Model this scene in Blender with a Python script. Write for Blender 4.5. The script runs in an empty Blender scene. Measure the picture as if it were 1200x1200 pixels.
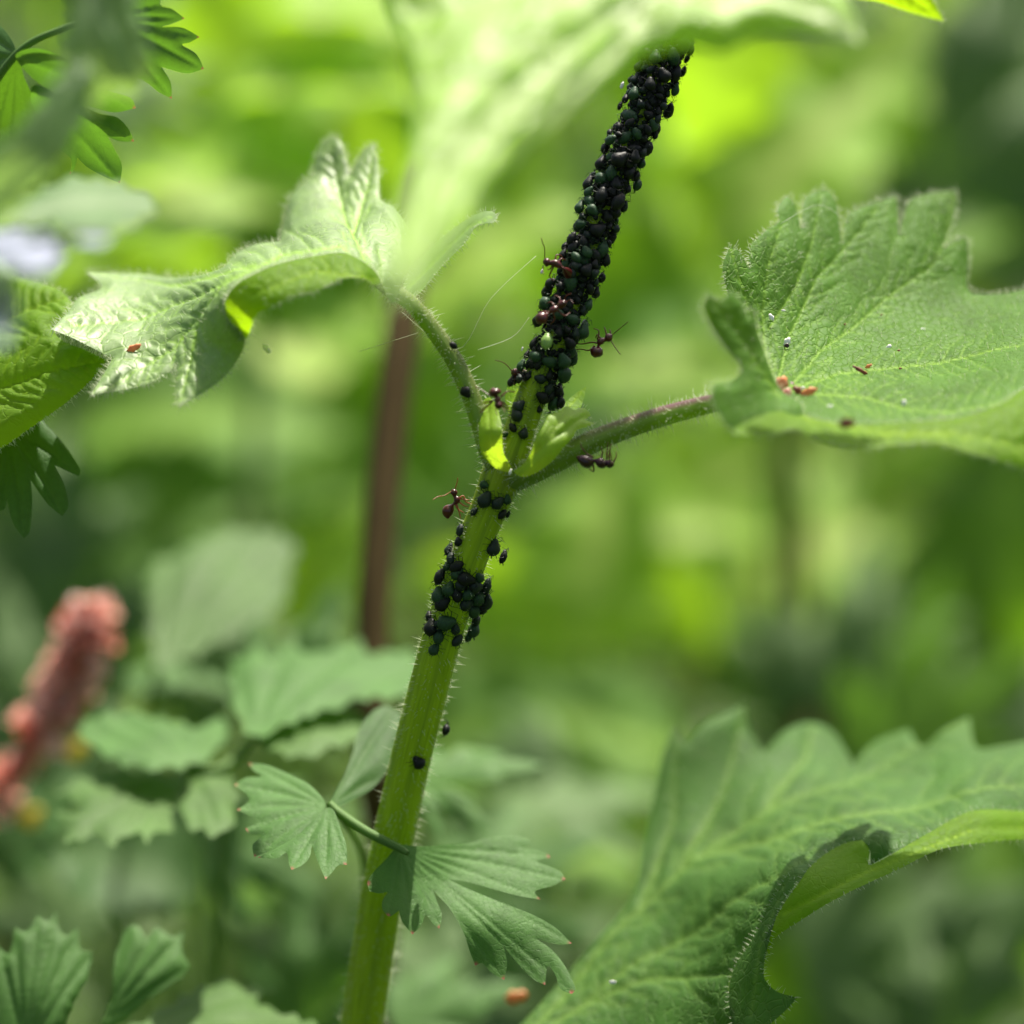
import bpy, math, random
import numpy as np
from mathutils import Vector, Matrix
from mathutils.geometry import delaunay_2d_cdt

random.seed(7); rng = np.random.default_rng(7)
scene = bpy.context.scene
COL = scene.collection

# ------------------------------------------------------------------ camera, world, sun, exposure
# 1 unit = 1 cm.  The camera looks 15 degrees down; it stands 35 cm above the ground.
PITCH = math.radians(15.0)
FWD = np.array([0, math.cos(PITCH), -math.sin(PITCH)])
UP = np.array([0, math.sin(PITCH), math.cos(PITCH)])
RIGHT = np.array([1.0, 0, 0])
GROUND_Z = -35.0
FOCUS = 40.0
cam_d = bpy.data.cameras.new('camera'); cam = bpy.data.objects.new('camera', cam_d)
COL.objects.link(cam); scene.camera = cam
cam.location = (0, 0, 0); cam.rotation_euler = (math.radians(90) - PITCH, 0, 0)
cam_d.lens = 120; cam_d.sensor_width = 36; cam_d.clip_start = 0.5; cam_d.clip_end = 20000
cam_d.dof.use_dof = True; cam_d.dof.focus_distance = 40.2; cam_d.dof.aperture_fstop = 0.088
cam_d.dof.aperture_blades = 0

SUN_EL, SUN_AZ = math.radians(63), math.radians(20)      # behind the stem, a little to the left
world = bpy.data.worlds.new('World'); scene.world = world; world.use_nodes = True
wn = world.node_tree.nodes; wl = world.node_tree.links
bg = wn.get('Background') or wn.new('ShaderNodeBackground')
sky = wn.new('ShaderNodeTexSky'); sky.sky_type = 'NISHITA'; sky.sun_disc = False; sky.dust_density = 6.0; sky.ozone_density = 0.2; sky.air_density = 0.8
sky.sun_elevation = SUN_EL; sky.sun_rotation = SUN_AZ
wl.new(sky.outputs[0], bg.inputs['Color']); bg.inputs['Strength'].default_value = 0.09
sun_d = bpy.data.lights.new('sun', 'SUN'); sun_d.energy = 5.0; sun_d.angle = math.radians(0.6)
sun_d.color = (1.0, 0.94, 0.82)
sun = bpy.data.objects.new('sun', sun_d); COL.objects.link(sun)
sdir = Vector((math.sin(SUN_AZ) * math.cos(SUN_EL), math.cos(SUN_AZ) * math.cos(SUN_EL), math.sin(SUN_EL)))
sun.rotation_euler = sdir.to_track_quat('Z', 'Y').to_euler(); sun.location = sdir * 100
scene.view_settings.view_transform = 'Standard'; scene.view_settings.look = 'None'
scene.view_settings.gamma = 1; scene.view_settings.exposure = 1.18
scene.render.engine = 'CYCLES'
scene.cycles.max_bounces = 10; scene.cycles.transmission_bounces = 8; scene.cycles.diffuse_bounces = 6

# ------------------------------------------------------------------ helpers
def P(px, py, d):
    px = np.asarray(px, float); py = np.asarray(py, float); d = np.asarray(d, float)
    s = (d / 40.0 / 100.0)
    return (d[..., None] * FWD + ((px - 600) * s)[..., None] * RIGHT + ((600 - py) * s)[..., None] * UP)

def lin(c):
    return tuple(((v / 255) / 12.92 if v / 255 <= .04045 else ((v / 255 + .055) / 1.055) ** 2.4) for v in c) + (1,)

def new_mat(name):
    m = bpy.data.materials.new(name); m.use_nodes = True
    nt = m.node_tree; nt.nodes.clear()
    return m, nt, nt.nodes, nt.links

def node(nt, t, **kw):
    n = nt.nodes.new(t)
    for k, v in kw.items(): setattr(n, k, v)
    return n

def mixc(nt, fac, a, b, blend='MIX'):
    n = nt.nodes.new('ShaderNodeMix'); n.data_type = 'RGBA'; n.blend_type = blend
    for i, v in ((0, fac), (6, a), (7, b)):
        if hasattr(v, 'links') or isinstance(v, bpy.types.NodeSocket): nt.links.new(v, n.inputs[i])
        else: n.inputs[i].default_value = v
    return n.outputs[2]

def ramp(nt, fac, lo, hi):
    n = nt.nodes.new('ShaderNodeMapRange'); n.inputs[1].default_value = lo; n.inputs[2].default_value = hi
    nt.links.new(fac, n.inputs[0]); return n.outputs[0]

def leaf_mat(name, base, trans, vein, tfac=0.45, rough=0.42, spec=0.5, net=9.0, netb=0.35, coat=0.0, tip=(0.35, 0.09, 0.07, 1), mott=0.5, dull=None):
    m, nt, N, L = new_mat(name)
    out = N.new('ShaderNodeOutputMaterial')
    tc = N.new('ShaderNodeTexCoord')
    av = node(nt, 'ShaderNodeAttribute', attribute_name='vein')
    at = node(nt, 'ShaderNodeAttribute', attribute_name='tip')
    vor = node(nt, 'ShaderNodeTexVoronoi', feature='DISTANCE_TO_EDGE'); vor.inputs['Scale'].default_value = net
    n1 = N.new('ShaderNodeTexNoise'); n1.inputs['Scale'].default_value = 1.3; n1.inputs['Detail'].default_value = 6
    n2 = N.new('ShaderNodeTexNoise'); n2.inputs['Scale'].default_value = 14; n2.inputs['Detail'].default_value = 5
    nd = N.new('ShaderNodeTexNoise'); nd.inputs['Scale'].default_value = 3
    add = N.new('ShaderNodeVectorMath'); add.operation = 'ADD'
    sc = N.new('ShaderNodeVectorMath'); sc.operation = 'SCALE'; sc.inputs[3].default_value = 0.25
    L.new(tc.outputs['Object'], nd.inputs['Vector']); L.new(nd.outputs['Color'], sc.inputs[0])
    L.new(tc.outputs['Object'], add.inputs[0]); L.new(sc.outputs[0], add.inputs[1])
    L.new(add.outputs[0], vor.inputs['Vector'])
    for q in (n1, n2): L.new(tc.outputs['Object'], q.inputs['Vector'])
    netf = ramp(nt, vor.outputs['Distance'], 0.09, 0.0)
    half = N.new('ShaderNodeMath'); half.operation = 'MULTIPLY'; half.inputs[1].default_value = 0.32; L.new(netf, half.inputs[0])
    mx = N.new('ShaderNodeMath'); mx.operation = 'MAXIMUM'; L.new(half.outputs[0], mx.inputs[0]); L.new(av.outputs['Fac'], mx.inputs[1])
    vary = ramp(nt, n1.outputs['Fac'], 0.3, 0.7)
    dk = tuple(c * (1 - 0.5 * mott) for c in base[:3]) + (1,); lt = tuple(min(1, c * (1 + 0.5 * mott)) for c in base[:3]) + (1,)
    c = mixc(nt, vary, dk, lt)
    c = mixc(nt, ramp(nt, n2.outputs['Fac'], 0.35, 0.75), c, tuple(min(1, x * 1.35) for x in base[:3]) + (1,))
    c = mixc(nt, mx.outputs[0], c, vein)
    c = mixc(nt, at.outputs['Fac'], c, tip)
    t = mixc(nt, vary, tuple(x * 0.8 for x in trans[:3]) + (1,), trans)
    t = mixc(nt, half.outputs[0], t, tuple(x * 0.55 for x in trans[:3]) + (1,))
    t = mixc(nt, at.outputs['Fac'], t, tip)
    b = N.new('ShaderNodeBsdfPrincipled'); L.new(c, b.inputs['Base Color'])
    b.inputs['Roughness'].default_value = rough; b.inputs['Specular IOR Level'].default_value = spec
    b.inputs['Coat Weight'].default_value = coat
    tr = N.new('ShaderNodeBsdfTranslucent'); L.new(t, tr.inputs['Color'])
    bump = N.new('ShaderNodeBump'); bump.inputs['Strength'].default_value = netb; bump.inputs['Distance'].default_value = 0.03
    hs = N.new('ShaderNodeMath'); hs.operation = 'MULTIPLY_ADD'; hs.inputs[1].default_value = -1.0
    L.new(netf, hs.inputs[0]); L.new(n2.outputs['Fac'], hs.inputs[2])
    L.new(hs.outputs[0], bump.inputs['Height']); L.new(bump.outputs[0], b.inputs['Normal'])
    mix = N.new('ShaderNodeMixShader'); mix.inputs[0].default_value = tfac
    L.new(b.outputs[0], mix.inputs[1]); L.new(tr.outputs[0], mix.inputs[2]); L.new(mix.outputs[0], out.inputs[0])
    return m

def plain_mat(name, base, rough=0.5, spec=0.5, noise=6.0, var=0.3, tfac=0.0, trans=None, tint=None, stretch=None, coat=0, sheen=0, col2=None, bumps=0.3, bdist=0.02):
    m, nt, N, L = new_mat(name)
    out = N.new('ShaderNodeOutputMaterial'); tc = N.new('ShaderNodeTexCoord')
    mp = N.new('ShaderNodeMapping')
    L.new(tc.outputs['UV' if stretch else 'Object'], mp.inputs[0])
    if stretch: mp.inputs['Scale'].default_value = stretch
    nz = N.new('ShaderNodeTexNoise'); nz.inputs['Scale'].default_value = noise; nz.inputs['Detail'].default_value = 6
    L.new(mp.outputs[0], nz.inputs['Vector'])
    f = ramp(nt, nz.outputs['Fac'], 0.3, 0.7)
    c = mixc(nt, f, tuple(x * (1 - var) for x in base[:3]) + (1,), col2 or tuple(min(1, x * (1 + var)) for x in base[:3]) + (1,))
    if tint:
        a = node(nt, 'ShaderNodeAttribute', attribute_name='tint'); c = mixc(nt, a.outputs['Fac'], c, tint)
    b = N.new('ShaderNodeBsdfPrincipled'); L.new(c, b.inputs['Base Color'])
    b.inputs['Roughness'].default_value = rough; b.inputs['Specular IOR Level'].default_value = spec
    b.inputs['Coat Weight'].default_value = coat; b.inputs['Sheen Weight'].default_value = sheen
    bump = N.new('ShaderNodeBump'); bump.inputs['Strength'].default_value = bumps; bump.inputs['Distance'].default_value = bdist
    L.new(nz.outputs['Fac'], bump.inputs['Height']); L.new(bump.outputs[0], b.inputs['Normal'])
    if tfac:
        tr = N.new('ShaderNodeBsdfTranslucent'); tr.inputs['Color'].default_value = trans or base
        mix = N.new('ShaderNodeMixShader'); mix.inputs[0].default_value = tfac
        L.new(b.outputs[0], mix.inputs[1]); L.new(tr.outputs[0], mix.inputs[2]); L.new(mix.outputs[0], out.inputs[0])
    else: L.new(b.outputs[0], out.inputs[0])
    return m

def tag(o, label=None, cat=None, group=None, kind=None):
    if label: o['label'] = label
    if cat: o['category'] = cat
    if group: o['group'] = group
    if kind: o['kind'] = kind
    return o

def empty(name, loc, label, cat, group=None):
    o = bpy.data.objects.new(name, None); COL.objects.link(o); o.location = Vector(loc)
    o.empty_display_size = 0.3
    return tag(o, label, cat, group)

def mk(name, V, F, mat, parent=None, attrs=None, uv=None, smooth=True, kind=None, label=None):
    """world-space verts -> one mesh object; children are stored relative to the thing's base"""
    V = np.asarray(V, float)
    if parent is not None:
        r = parent; org = np.zeros(3)
        while r is not None: org = org + np.array(r.location); r = r.parent
        loc = (0, 0, 0)
    else:
        org = V.mean(0); loc = tuple(org)
    me = bpy.data.meshes.new(name); me.from_pydata((V - org).tolist(), [], [tuple(f) for f in F]); me.validate()
    if smooth: me.polygons.foreach_set('use_smooth', [True] * len(me.polygons))
    if len(me.vertices) == len(V):
        for k, a in (attrs or {}).items():
            at = me.attributes.new(k, 'FLOAT', 'POINT'); at.data.foreach_set('value', np.asarray(a, np.float32))
        if uv is not None:
            ul = me.uv_layers.new(name='UVMap'); li = np.zeros(len(me.loops), np.int32); me.loops.foreach_get('vertex_index', li)
            ul.data.foreach_set('uv', np.asarray(uv, np.float32)[li].ravel())
    me.materials.append(mat)
    o = bpy.data.objects.new(name, me); COL.objects.link(o); o.location = loc
    if parent is not None: o.parent = parent
    if kind: o['kind'] = kind
    if label: o['label'] = label
    return o

def tps(ctrl, px, py):
    c = np.array(ctrl, float); n = len(c); sc = 200.0
    X = c[:, :2] / sc; d2 = ((X[:, None] - X[None]) ** 2).sum(-1)
    K = 0.5 * d2 * np.log(d2 + 1e-12) + np.eye(n) * 0.01
    Pm = np.hstack([np.ones((n, 1)), X]); A = np.zeros((n + 3, n + 3)); A[:n, :n] = K; A[:n, n:] = Pm; A[n:, :n] = Pm.T
    w = np.linalg.solve(A, np.concatenate([c[:, 2], np.zeros(3)]))
    Q = np.stack([px, py], -1) / sc; q2 = ((Q[:, None] - X[None]) ** 2).sum(-1)
    return (0.5 * q2 * np.log(q2 + 1e-12)) @ w[:n] + w[n] + Q @ w[n + 1:]

def smooth_outline(pts, step=4.0):
    """closed Catmull-Rom; a point given as (x, y, 1) stays a sharp corner"""
    n = len(pts); out = []
    p = [np.array(q[:2], float) for q in pts]; sh = [len(q) > 2 for q in pts]
    for i in range(n):
        a, b = p[i], p[(i + 1) % n]; pa = p[i - 1]; pb = p[(i + 2) % n]
        ta = (b - a) * 0.5 if sh[i] else (b - pa) * 0.5
        tb = (b - a) * 0.5 if sh[(i + 1) % n] else (pb - a) * 0.5
        L = np.linalg.norm(b - a); ta = ta * min(1, L / (np.linalg.norm(ta) + 1e-6)); tb = tb * min(1, L / (np.linalg.norm(tb) + 1e-6))
        k = max(1, int(round(L / step)))
        for j in range(k):
            t = j / k
            out.append((2*t**3-3*t*t+1)*a + (t**3-2*t*t+t)*ta + (-2*t**3+3*t*t)*b + (t**3-t*t)*tb)
    return np.array(out)

def inside(poly, pts):
    x, y = pts[:, 0], pts[:, 1]; r = np.zeros(len(pts), bool); n = len(poly)
    for i in range(n):
        x1, y1 = poly[i]; x2, y2 = poly[(i + 1) % n]
        if y1 == y2: continue
        c = ((y1 > y) != (y2 > y)) & (x < (x2 - x1) * (y - y1) / (y2 - y1) + x1); r ^= c
    return r

def seg_dist(pts, polys):
    d = np.full(len(pts), 1e9); par = np.zeros(len(pts))
    for pl in polys:
        pl = np.asarray(pl, float); m = len(pl) - 1
        for i in range(m):
            a, b = pl[i, :2], pl[i + 1, :2]; ab = b - a
            t = np.clip(((pts - a) @ ab) / (ab @ ab + 1e-9), 0, 1)
            q = np.linalg.norm(pts - a - t[:, None] * ab, axis=1)
            u = (i + t) / m; k = q < d; d[k] = q[k]; par[k] = u[k]
    return d, par

def vnormals(V, F):
    F = np.asarray(F); N = np.zeros_like(V)
    fn = np.cross(V[F[:, 1]] - V[F[:, 0]], V[F[:, 2]] - V[F[:, 0]])
    for k in range(3): np.add.at(N, F[:, k], fn)
    return N / (np.linalg.norm(N, axis=1, keepdims=True) + 1e-12)

def branch_veins(mains, every=20, length=42, ang=48, seed=0):
    r = random.Random(seed); out = []
    for pl in mains:
        pl = np.asarray(pl, float); acc = every * 0.6
        for i in range(len(pl) - 1):
            a, b = pl[i, :2], pl[i + 1, :2]; L = np.linalg.norm(b - a); u = (b - a) / (L + 1e-9)
            while acc < L:
                q = a + u * acc
                for s in (-1, 1):
                    if r.random() < .15: continue
                    q = a + u * (acc + s * every * .22)
                    th = math.radians(ang + r.uniform(-9, 9)) * s
                    dv = np.array([u[0]*math.cos(th) - u[1]*math.sin(th), u[0]*math.sin(th) + u[1]*math.cos(th)])
                    le = length * r.uniform(.7, 1.15); th2 = -0.35 * s
                    dv2 = np.array([dv[0]*math.cos(th2) - dv[1]*math.sin(th2), dv[0]*math.sin(th2) + dv[1]*math.cos(th2)])
                    out.append([q, q + dv * le * .5, q + dv * le * .5 + dv2 * le * .5])
                acc += every * r.uniform(.6, 1.4)
            acc -= L
    return out

def serrate(ol, amp, period):
    t = np.roll(ol, -1, 0) - np.roll(ol, 1, 0); t /= np.linalg.norm(t, axis=1, keepdims=True) + 1e-9; n = np.stack([t[:, 1], -t[:, 0]], -1)
    area = .5 * np.sum(ol[:, 0] * np.roll(ol[:, 1], -1) - np.roll(ol[:, 0], -1) * ol[:, 1]); n = n * np.sign(area)
    s = np.concatenate([[0], np.cumsum(np.linalg.norm(np.diff(ol, axis=0), axis=1))]); s = s * (round(s[-1] / period) * 1.0 / s[-1])
    f = s + .18 * np.sin(s * 2.1); w = 1 - np.abs(2 * (f % 1) - 1) ** .7
    return ol + n * (amp * (w - .6))[:, None]

class Patches:
    """a leaf blade made of one or more sheets; keeps edge points for its hairs"""
    def __init__(s): s.V = []; s.F = []; s.vein = []; s.tip = []; s.n = 0; s.edge = []; s.surf = []; s.mi = []
    def add(s, outline, ctrl, veins=(), side=(), res=3.5, vw=1.6, bulge=0.05, tips=(), tipr=4, wob=0.0, seed=0, flip=False, sub=True, hairs=True, mi=0, teeth=None):
        ol = smooth_outline(outline, res)
        if teeth: ol = serrate(ol, *teeth)
        n = len(ol)
        mn, mxx = ol.min(0), ol.max(0)
        gx = np.arange(mn[0], mxx[0], res); gy = np.arange(mn[1], mxx[1], res * .866)
        G = np.array([(x + (j % 2) * res / 2, y) for j, y in enumerate(gy) for x in gx])
        G = G[inside(ol, G)]
        if len(G):
            de, _ = seg_dist(G, [np.vstack([ol, ol[:1]])]); G = G[de > res * .55]
        allp = [Vector(q) for q in ol] + [Vector(q) for q in G]
        r = delaunay_2d_cdt(allp, [], [list(range(n))], 1, 1e-4)
        pts = np.array([(v.x, v.y) for v in r[0]]); F = [f for f in r[2] if len(f) == 3]
        d = tps(ctrl, pts[:, 0], pts[:, 1])
        V = P(pts[:, 0], pts[:, 1], d)
        N = vnormals(V, F)
        # upper side: the one that looks at the sky / the camera
        sg = np.sign((N @ (np.array([0, -.35, 1.0]))).sum()) * (-1 if flip else 1); N = N * sg
        h = np.zeros(len(pts)); vm = np.zeros(len(pts))
        if veins:
            dv, par = seg_dist(pts, veins)
            w = vw * (1.25 - .8 * par); vm = np.exp(-(dv / w) ** 2)
            h += bulge * (1 - np.exp(-(dv / 9.0))) - 0.012 * vm
            if side:
                ds, ps = seg_dist(pts, side); vs = np.exp(-(ds / (w * .7)) ** 2) * .6
                h += bulge * .7 * (1 - np.exp(-(ds / 5.0))); vm = np.maximum(vm, vs)
        if wob:
            rr = random.Random(seed)
            for k in range(5):
                a, b, c = rr.uniform(-1, 1), rr.uniform(-1, 1), rr.uniform(0, 6); h += wob * .4 * np.sin((a * pts[:, 0] + b * pts[:, 1]) / 16.0 + c)
        ded, _ = seg_dist(pts, [np.vstack([ol, ol[:1]])]); h = h * np.clip(ded / 14.0, 0, 1) ** .7
        V = V + N * h[:, None]
        tp = np.zeros(len(pts))
        if len(tips):
            T = np.array(tips, float)[:, :2]; dt = np.min(np.linalg.norm(pts[:, None] - T[None], axis=2), axis=1); tp = np.clip(1.5 - dt / tipr, 0, 1)
        s.V.append(V); s.F += [tuple(i + s.n for i in f) for f in F]; s.mi += [mi] * len(F); s.vein.append(vm); s.tip.append(tp)
        if hairs:
            de, _ = seg_dist(pts, [np.vstack([ol, ol[:1]])]); e = np.where(de < 0.6)[0]; cen = pts.mean(0)
            # outward direction in the sheet at every edge vertex
            for i in e:
                k = np.argmin(np.linalg.norm(ol - pts[i], axis=1)); t = ol[(k + 1) % n] - ol[k - 1]; o = np.array([t[1], -t[0]]); o /= np.linalg.norm(o) + 1e-9
                if inside(ol, (pts[i] + o * 1.5)[None])[0]: o = -o
                s.edge.append((V[i], P(pts[i][0] + o[0], pts[i][1] + o[1], d[i]) - P(pts[i][0], pts[i][1], d[i]), N[i]))
            for i in range(0, len(pts), 7): s.surf.append((V[i], N[i]))
        s.n += len(pts); return s
    def build(s, name, mat, parent, label=None):
        o = mk(name, np.vstack(s.V), s.F, mat, parent, {'vein': np.concatenate(s.vein), 'tip': np.concatenate(s.tip)}, label=label)
        if max(s.mi):
            o.data.materials.append(M['lime'])
            if len(o.data.polygons) == len(s.mi): o.data.polygons.foreach_set('material_index', s.mi)
        return o

def hair_mesh(items, name, mat, parent):
    """items: (root, direction, length, radius) -> thin three-sided cones, bent a little"""
    V = []; F = []
    for (p, d, L, r) in items:
        d = np.asarray(d, float); d = d / (np.linalg.norm(d) + 1e-9)
        a = np.cross(d, [.3, .2, .9]); a /= np.linalg.norm(a) + 1e-9; b = np.cross(d, a); n = len(V)
        mid = p + d * L * .5 + np.array([0, 0, -.02]) * L
        for q, rr in ((p - d * .01, r), (mid, r * .6)):
            for k in range(3):
                t = k * 2.0944; V.append(q + (a * math.cos(t) + b * math.sin(t)) * rr)
        V.append(p + d * L + np.array([0, 0, -.06]) * L)
        for k in range(3):
            k2 = (k + 1) % 3; F.append((n + k, n + k2, n + 3 + k2)); F.append((n + k, n + 3 + k2, n + 3 + k)); F.append((n + 3 + k, n + 3 + k2, n + 6))
    return mk(name, V, F, mat, parent, kind='stuff')

def leaf_hairs(pt, parent, mat, edge_step=1, L=0.055, r=0.0048, surf=True):
    it = []
    for i in range(0, len(pt.edge), edge_step):
        p, o, n = pt.edge[i]
        o = o / (np.linalg.norm(o) + 1e-9)
        for _ in range(random.choice((1, 2, 3))):
            it.append((p + rng.normal(0, .010, 3), o + n * random.uniform(-.3, .6) + rng.normal(0, .3, 3), L * random.choice((.4, .6, .8, 1.0, 1.4)) * random.uniform(.8, 1.2), r * .62))
    if surf:
        for p, n in pt.surf[::3]: it.append((p, n + rng.normal(0, .35, 3), L * random.uniform(.6, 1.6), r * .55))
    return hair_mesh(it, 'hairs', mat, parent)

def catmull(pts, per=8):
    p = np.array(pts, float); n = len(p); out = []
    for i in range(n - 1):
        a = p[max(i - 1, 0)]; b = p[i]; c = p[i + 1]; d = p[min(i + 2, n - 1)]
        for j in range(per):
            t = j / per; out.append(.5 * ((2*b) + (-a+c)*t + (2*a-5*b+4*c-d)*t*t + (-a+3*b-3*c+d)*t**3))
    out.append(p[-1]); return np.array(out)

def tube(path, rad, seg=10, ridge=0.0, rn=5, ph=0.0, cap=True):
    """path Nx3, rad N -> verts, faces, uv, frame list"""
    path = np.asarray(path, float); n = len(path); T = np.gradient(path, axis=0); T /= np.linalg.norm(T, axis=1, keepdims=True) + 1e-12
    a = np.cross(T[0], [0.02, 1, .1]); a /= np.linalg.norm(a) + 1e-9; V = []; UVs = []; Fr = []; s = 0
    for i in range(n):
        a = a - T[i] * (a @ T[i]); a /= np.linalg.norm(a) + 1e-9; b = np.cross(T[i], a); Fr.append((a.copy(), b.copy(), T[i]))
        if i: s += np.linalg.norm(path[i] - path[i-1])
        for k in range(seg):
            t = 2 * math.pi * k / seg; r = rad[i] * (1 + ridge * math.cos(rn * t + ph))
            V.append(path[i] + (a * math.cos(t) + b * math.sin(t)) * r); UVs.append((abs(k / seg * 2 - 1), s))
    F = []
    for i in range(n - 1):
        for k in range(seg):
            k2 = (k + 1) % seg; F.append((i*seg+k, i*seg+k2, (i+1)*seg+k2, (i+1)*seg+k))
    if cap: F.append(tuple(range(seg - 1, -1, -1))); F.append(tuple((n-1)*seg + k for k in range(seg)))
    return V, F, UVs, Fr

def pxtube(pts, per=8, seg=10, **kw):
    """pts: (px, py, depth, radius_in_px)"""
    c = catmull(pts, per); path = P(c[:, 0], c[:, 1], c[:, 2]); rad = c[:, 3] / 100.0 * c[:, 2] / 40.0
    return path, rad, tube(path, rad, seg, **kw)

# ------------------------------------------------------------------ materials
M = {}
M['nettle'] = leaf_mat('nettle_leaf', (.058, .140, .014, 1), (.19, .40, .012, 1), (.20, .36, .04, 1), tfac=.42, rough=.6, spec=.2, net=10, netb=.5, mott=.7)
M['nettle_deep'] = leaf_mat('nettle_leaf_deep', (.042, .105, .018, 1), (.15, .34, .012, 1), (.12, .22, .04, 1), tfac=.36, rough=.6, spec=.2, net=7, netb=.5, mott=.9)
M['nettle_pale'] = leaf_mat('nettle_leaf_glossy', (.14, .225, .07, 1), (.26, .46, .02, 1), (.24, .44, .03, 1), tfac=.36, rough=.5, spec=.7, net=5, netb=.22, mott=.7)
M['lime'] = leaf_mat('young_lime_leaf', (.10, .20, .008, 1), (.36, .60, .008, 1), (.26, .42, .02, 1), tfac=.55, rough=.6, spec=.2, net=9)
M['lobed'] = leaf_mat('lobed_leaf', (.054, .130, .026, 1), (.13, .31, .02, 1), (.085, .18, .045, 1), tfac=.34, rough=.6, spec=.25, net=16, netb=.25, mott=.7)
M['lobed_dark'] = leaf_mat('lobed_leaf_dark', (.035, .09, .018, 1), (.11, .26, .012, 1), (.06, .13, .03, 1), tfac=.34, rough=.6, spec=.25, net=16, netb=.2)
M['grey'] = leaf_mat('grey_green_leaf', (.058, .118, .026, 1), (.13, .29, .025, 1), (.10, .17, .06, 1), tfac=.33, rough=.6, spec=.25, net=6, mott=.8)
M['fore'] = leaf_mat('foreground_leaf', (.21, .38, .03, 1), (.50, .80, .03, 1), (.58, .68, .36, 1), tfac=.5, rough=.42, spec=.4, net=3, mott=.8)
M['fore_dim'] = leaf_mat('foreground_sprig', (.11, .20, .07, 1), (.28, .46, .08, 1), (.24, .32, .18, 1), tfac=.45, rough=.5, spec=.4, net=6)
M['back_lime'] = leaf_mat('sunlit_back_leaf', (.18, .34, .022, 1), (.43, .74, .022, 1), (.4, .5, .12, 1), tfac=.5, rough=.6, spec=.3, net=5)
M['petal'] = leaf_mat('sky_glare_leaf', (.30, .33, .45, 1), (.4, .43, .6, 1), (.35, .36, .45, 1), tfac=.4, rough=.5, net=6, mott=.1)  # bluish white sky glare on leaves, put into the base colour
M['stem'] = plain_mat('nettle_stem', (.20, .28, .012, 1), rough=.5, spec=.3, noise=3.0, var=.3, stretch=(9, .5, 1), tfac=.26, trans=(.45, .7, .04, 1), tint=(.10, .13, .02, 1), col2=(.36, .46, .02, 1), bumps=.25)
M['petiole'] = plain_mat('petiole', (.13, .21, .03, 1), rough=.45, noise=3.0, var=.3, stretch=(8, .7, 1), tfac=.28, trans=(.45, .7, .06, 1), tint=(.13, .035, .07, 1), col2=(.17, .26, .03, 1))
M['stipule'] = leaf_mat('stipule', (.20, .34, .02, 1), (.50, .75, .03, 1), (.28, .42, .05, 1), tfac=.5, rough=.5, net=14, netb=.2)
M['hair'] = plain_mat('plant_hair', (.72, .76, .60, 1), rough=.3, tfac=.5, trans=(.85, .9, .7, 1), noise=3, var=.05, bumps=0)
M['stalk'] = plain_mat('leaf_stalk', (.085, .17, .035, 1), rough=.6, spec=.25, noise=4, stretch=(6, .6, 1), tfac=.2, trans=(.3, .5, .08, 1))
M['brown'] = plain_mat('dry_brown_stem', (.062, .042, .014, 1), rough=.9, spec=.15, noise=3, stretch=(6, .5, 1), var=.4)
M['aphid_black'] = plain_mat('aphid_black', (.006, .008, .007, 1), rough=.5, spec=.22, noise=20, var=.5, bumps=.3, bdist=.01)
M['aphid_green'] = plain_mat('aphid_dark_green', (.018, .05, .02, 1), rough=.5, spec=.25, noise=18, var=.55, bumps=.35, bdist=.01)
M['aphid_teal'] = plain_mat('aphid_teal', (.008, .018, .013, 1), rough=.5, spec=.28, noise=18, var=.5, bumps=.3, bdist=.01)
M['aphid_pale'] = plain_mat('aphid_pale_green', (.20, .33, .075, 1), rough=.4, noise=12, var=.25, bumps=.2, bdist=.01)
M['ant'] = plain_mat('ant_red_brown', (.06, .008, .007, 1), rough=.28, spec=.45, noise=10, var=.5, coat=.1, bumps=.1, bdist=.01)
M['ant_dark'] = plain_mat('ant_dark', (.026, .004, .007, 1), rough=.26, spec=.45, noise=10, var=.5, coat=.1, bumps=.1, bdist=.01)
M['ant_leg'] = plain_mat('ant_leg', (.09, .022, .012, 1), rough=.35, noise=10, var=.4, tfac=.2, trans=(.4, .1, .03, 1), bumps=0)
M['ant_leg_pale'] = plain_mat('ant_leg_pale', (.33, .12, .05, 1), rough=.4, noise=10, var=.3, tfac=.3, trans=(.6, .25, .08, 1), bumps=0)
M['orange'] = plain_mat('orange_scale', (.68, .29, .11, 1), rough=.5, noise=8, var=.3, tfac=.3, trans=(.8, .3, .12, 1))
M['rust'] = plain_mat('rust_chip', (.20, .04, .015, 1), rough=.5, noise=12, var=.4)
M['white'] = plain_mat('white_fluff', (.75, .74, .72, 1), rough=.6, noise=8, var=.1)
M['pink'] = plain_mat('pink_floret', (.82, .46, .38, 1), rough=.35, noise=4, var=.35, tfac=.4, trans=(.8, .32, .24, 1), spec=.7)
M['pinkpale'] = plain_mat('pale_pink_floret', (.85, .62, .56, 1), rough=.35, noise=4, var=.2, tfac=.35, trans=(.9, .5, .4, 1), spec=.7)
M['red'] = plain_mat('dark_red_floret', (.55, .14, .10, 1), rough=.4, noise=4, var=.35, tfac=.3, trans=(.55, .1, .06, 1))
M['yellow'] = plain_mat('yellow_petal', (.50, .44, .04, 1), rough=.5, noise=5, var=.2, tfac=.4, trans=(.8, .65, .05, 1))
M['silk'] = plain_mat('spider_silk', (.7, .75, .6, 1), rough=.3, noise=3, var=.05, tfac=.4, trans=(.8, .8, .7, 1), bumps=0)
M['soil'] = plain_mat('soil', (.035, .032, .014, 1), rough=1.0, spec=.05, noise=.25, var=.5, col2=(.03, .06, .01, 1), bumps=.6, bdist=.5)
M['under'] = leaf_mat('undergrowth_leaf', (.05, .11, .008, 1), (.22, .42, .008, 1), (.12, .2, .04, 1), tfac=.45, spec=.25, net=3)

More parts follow.
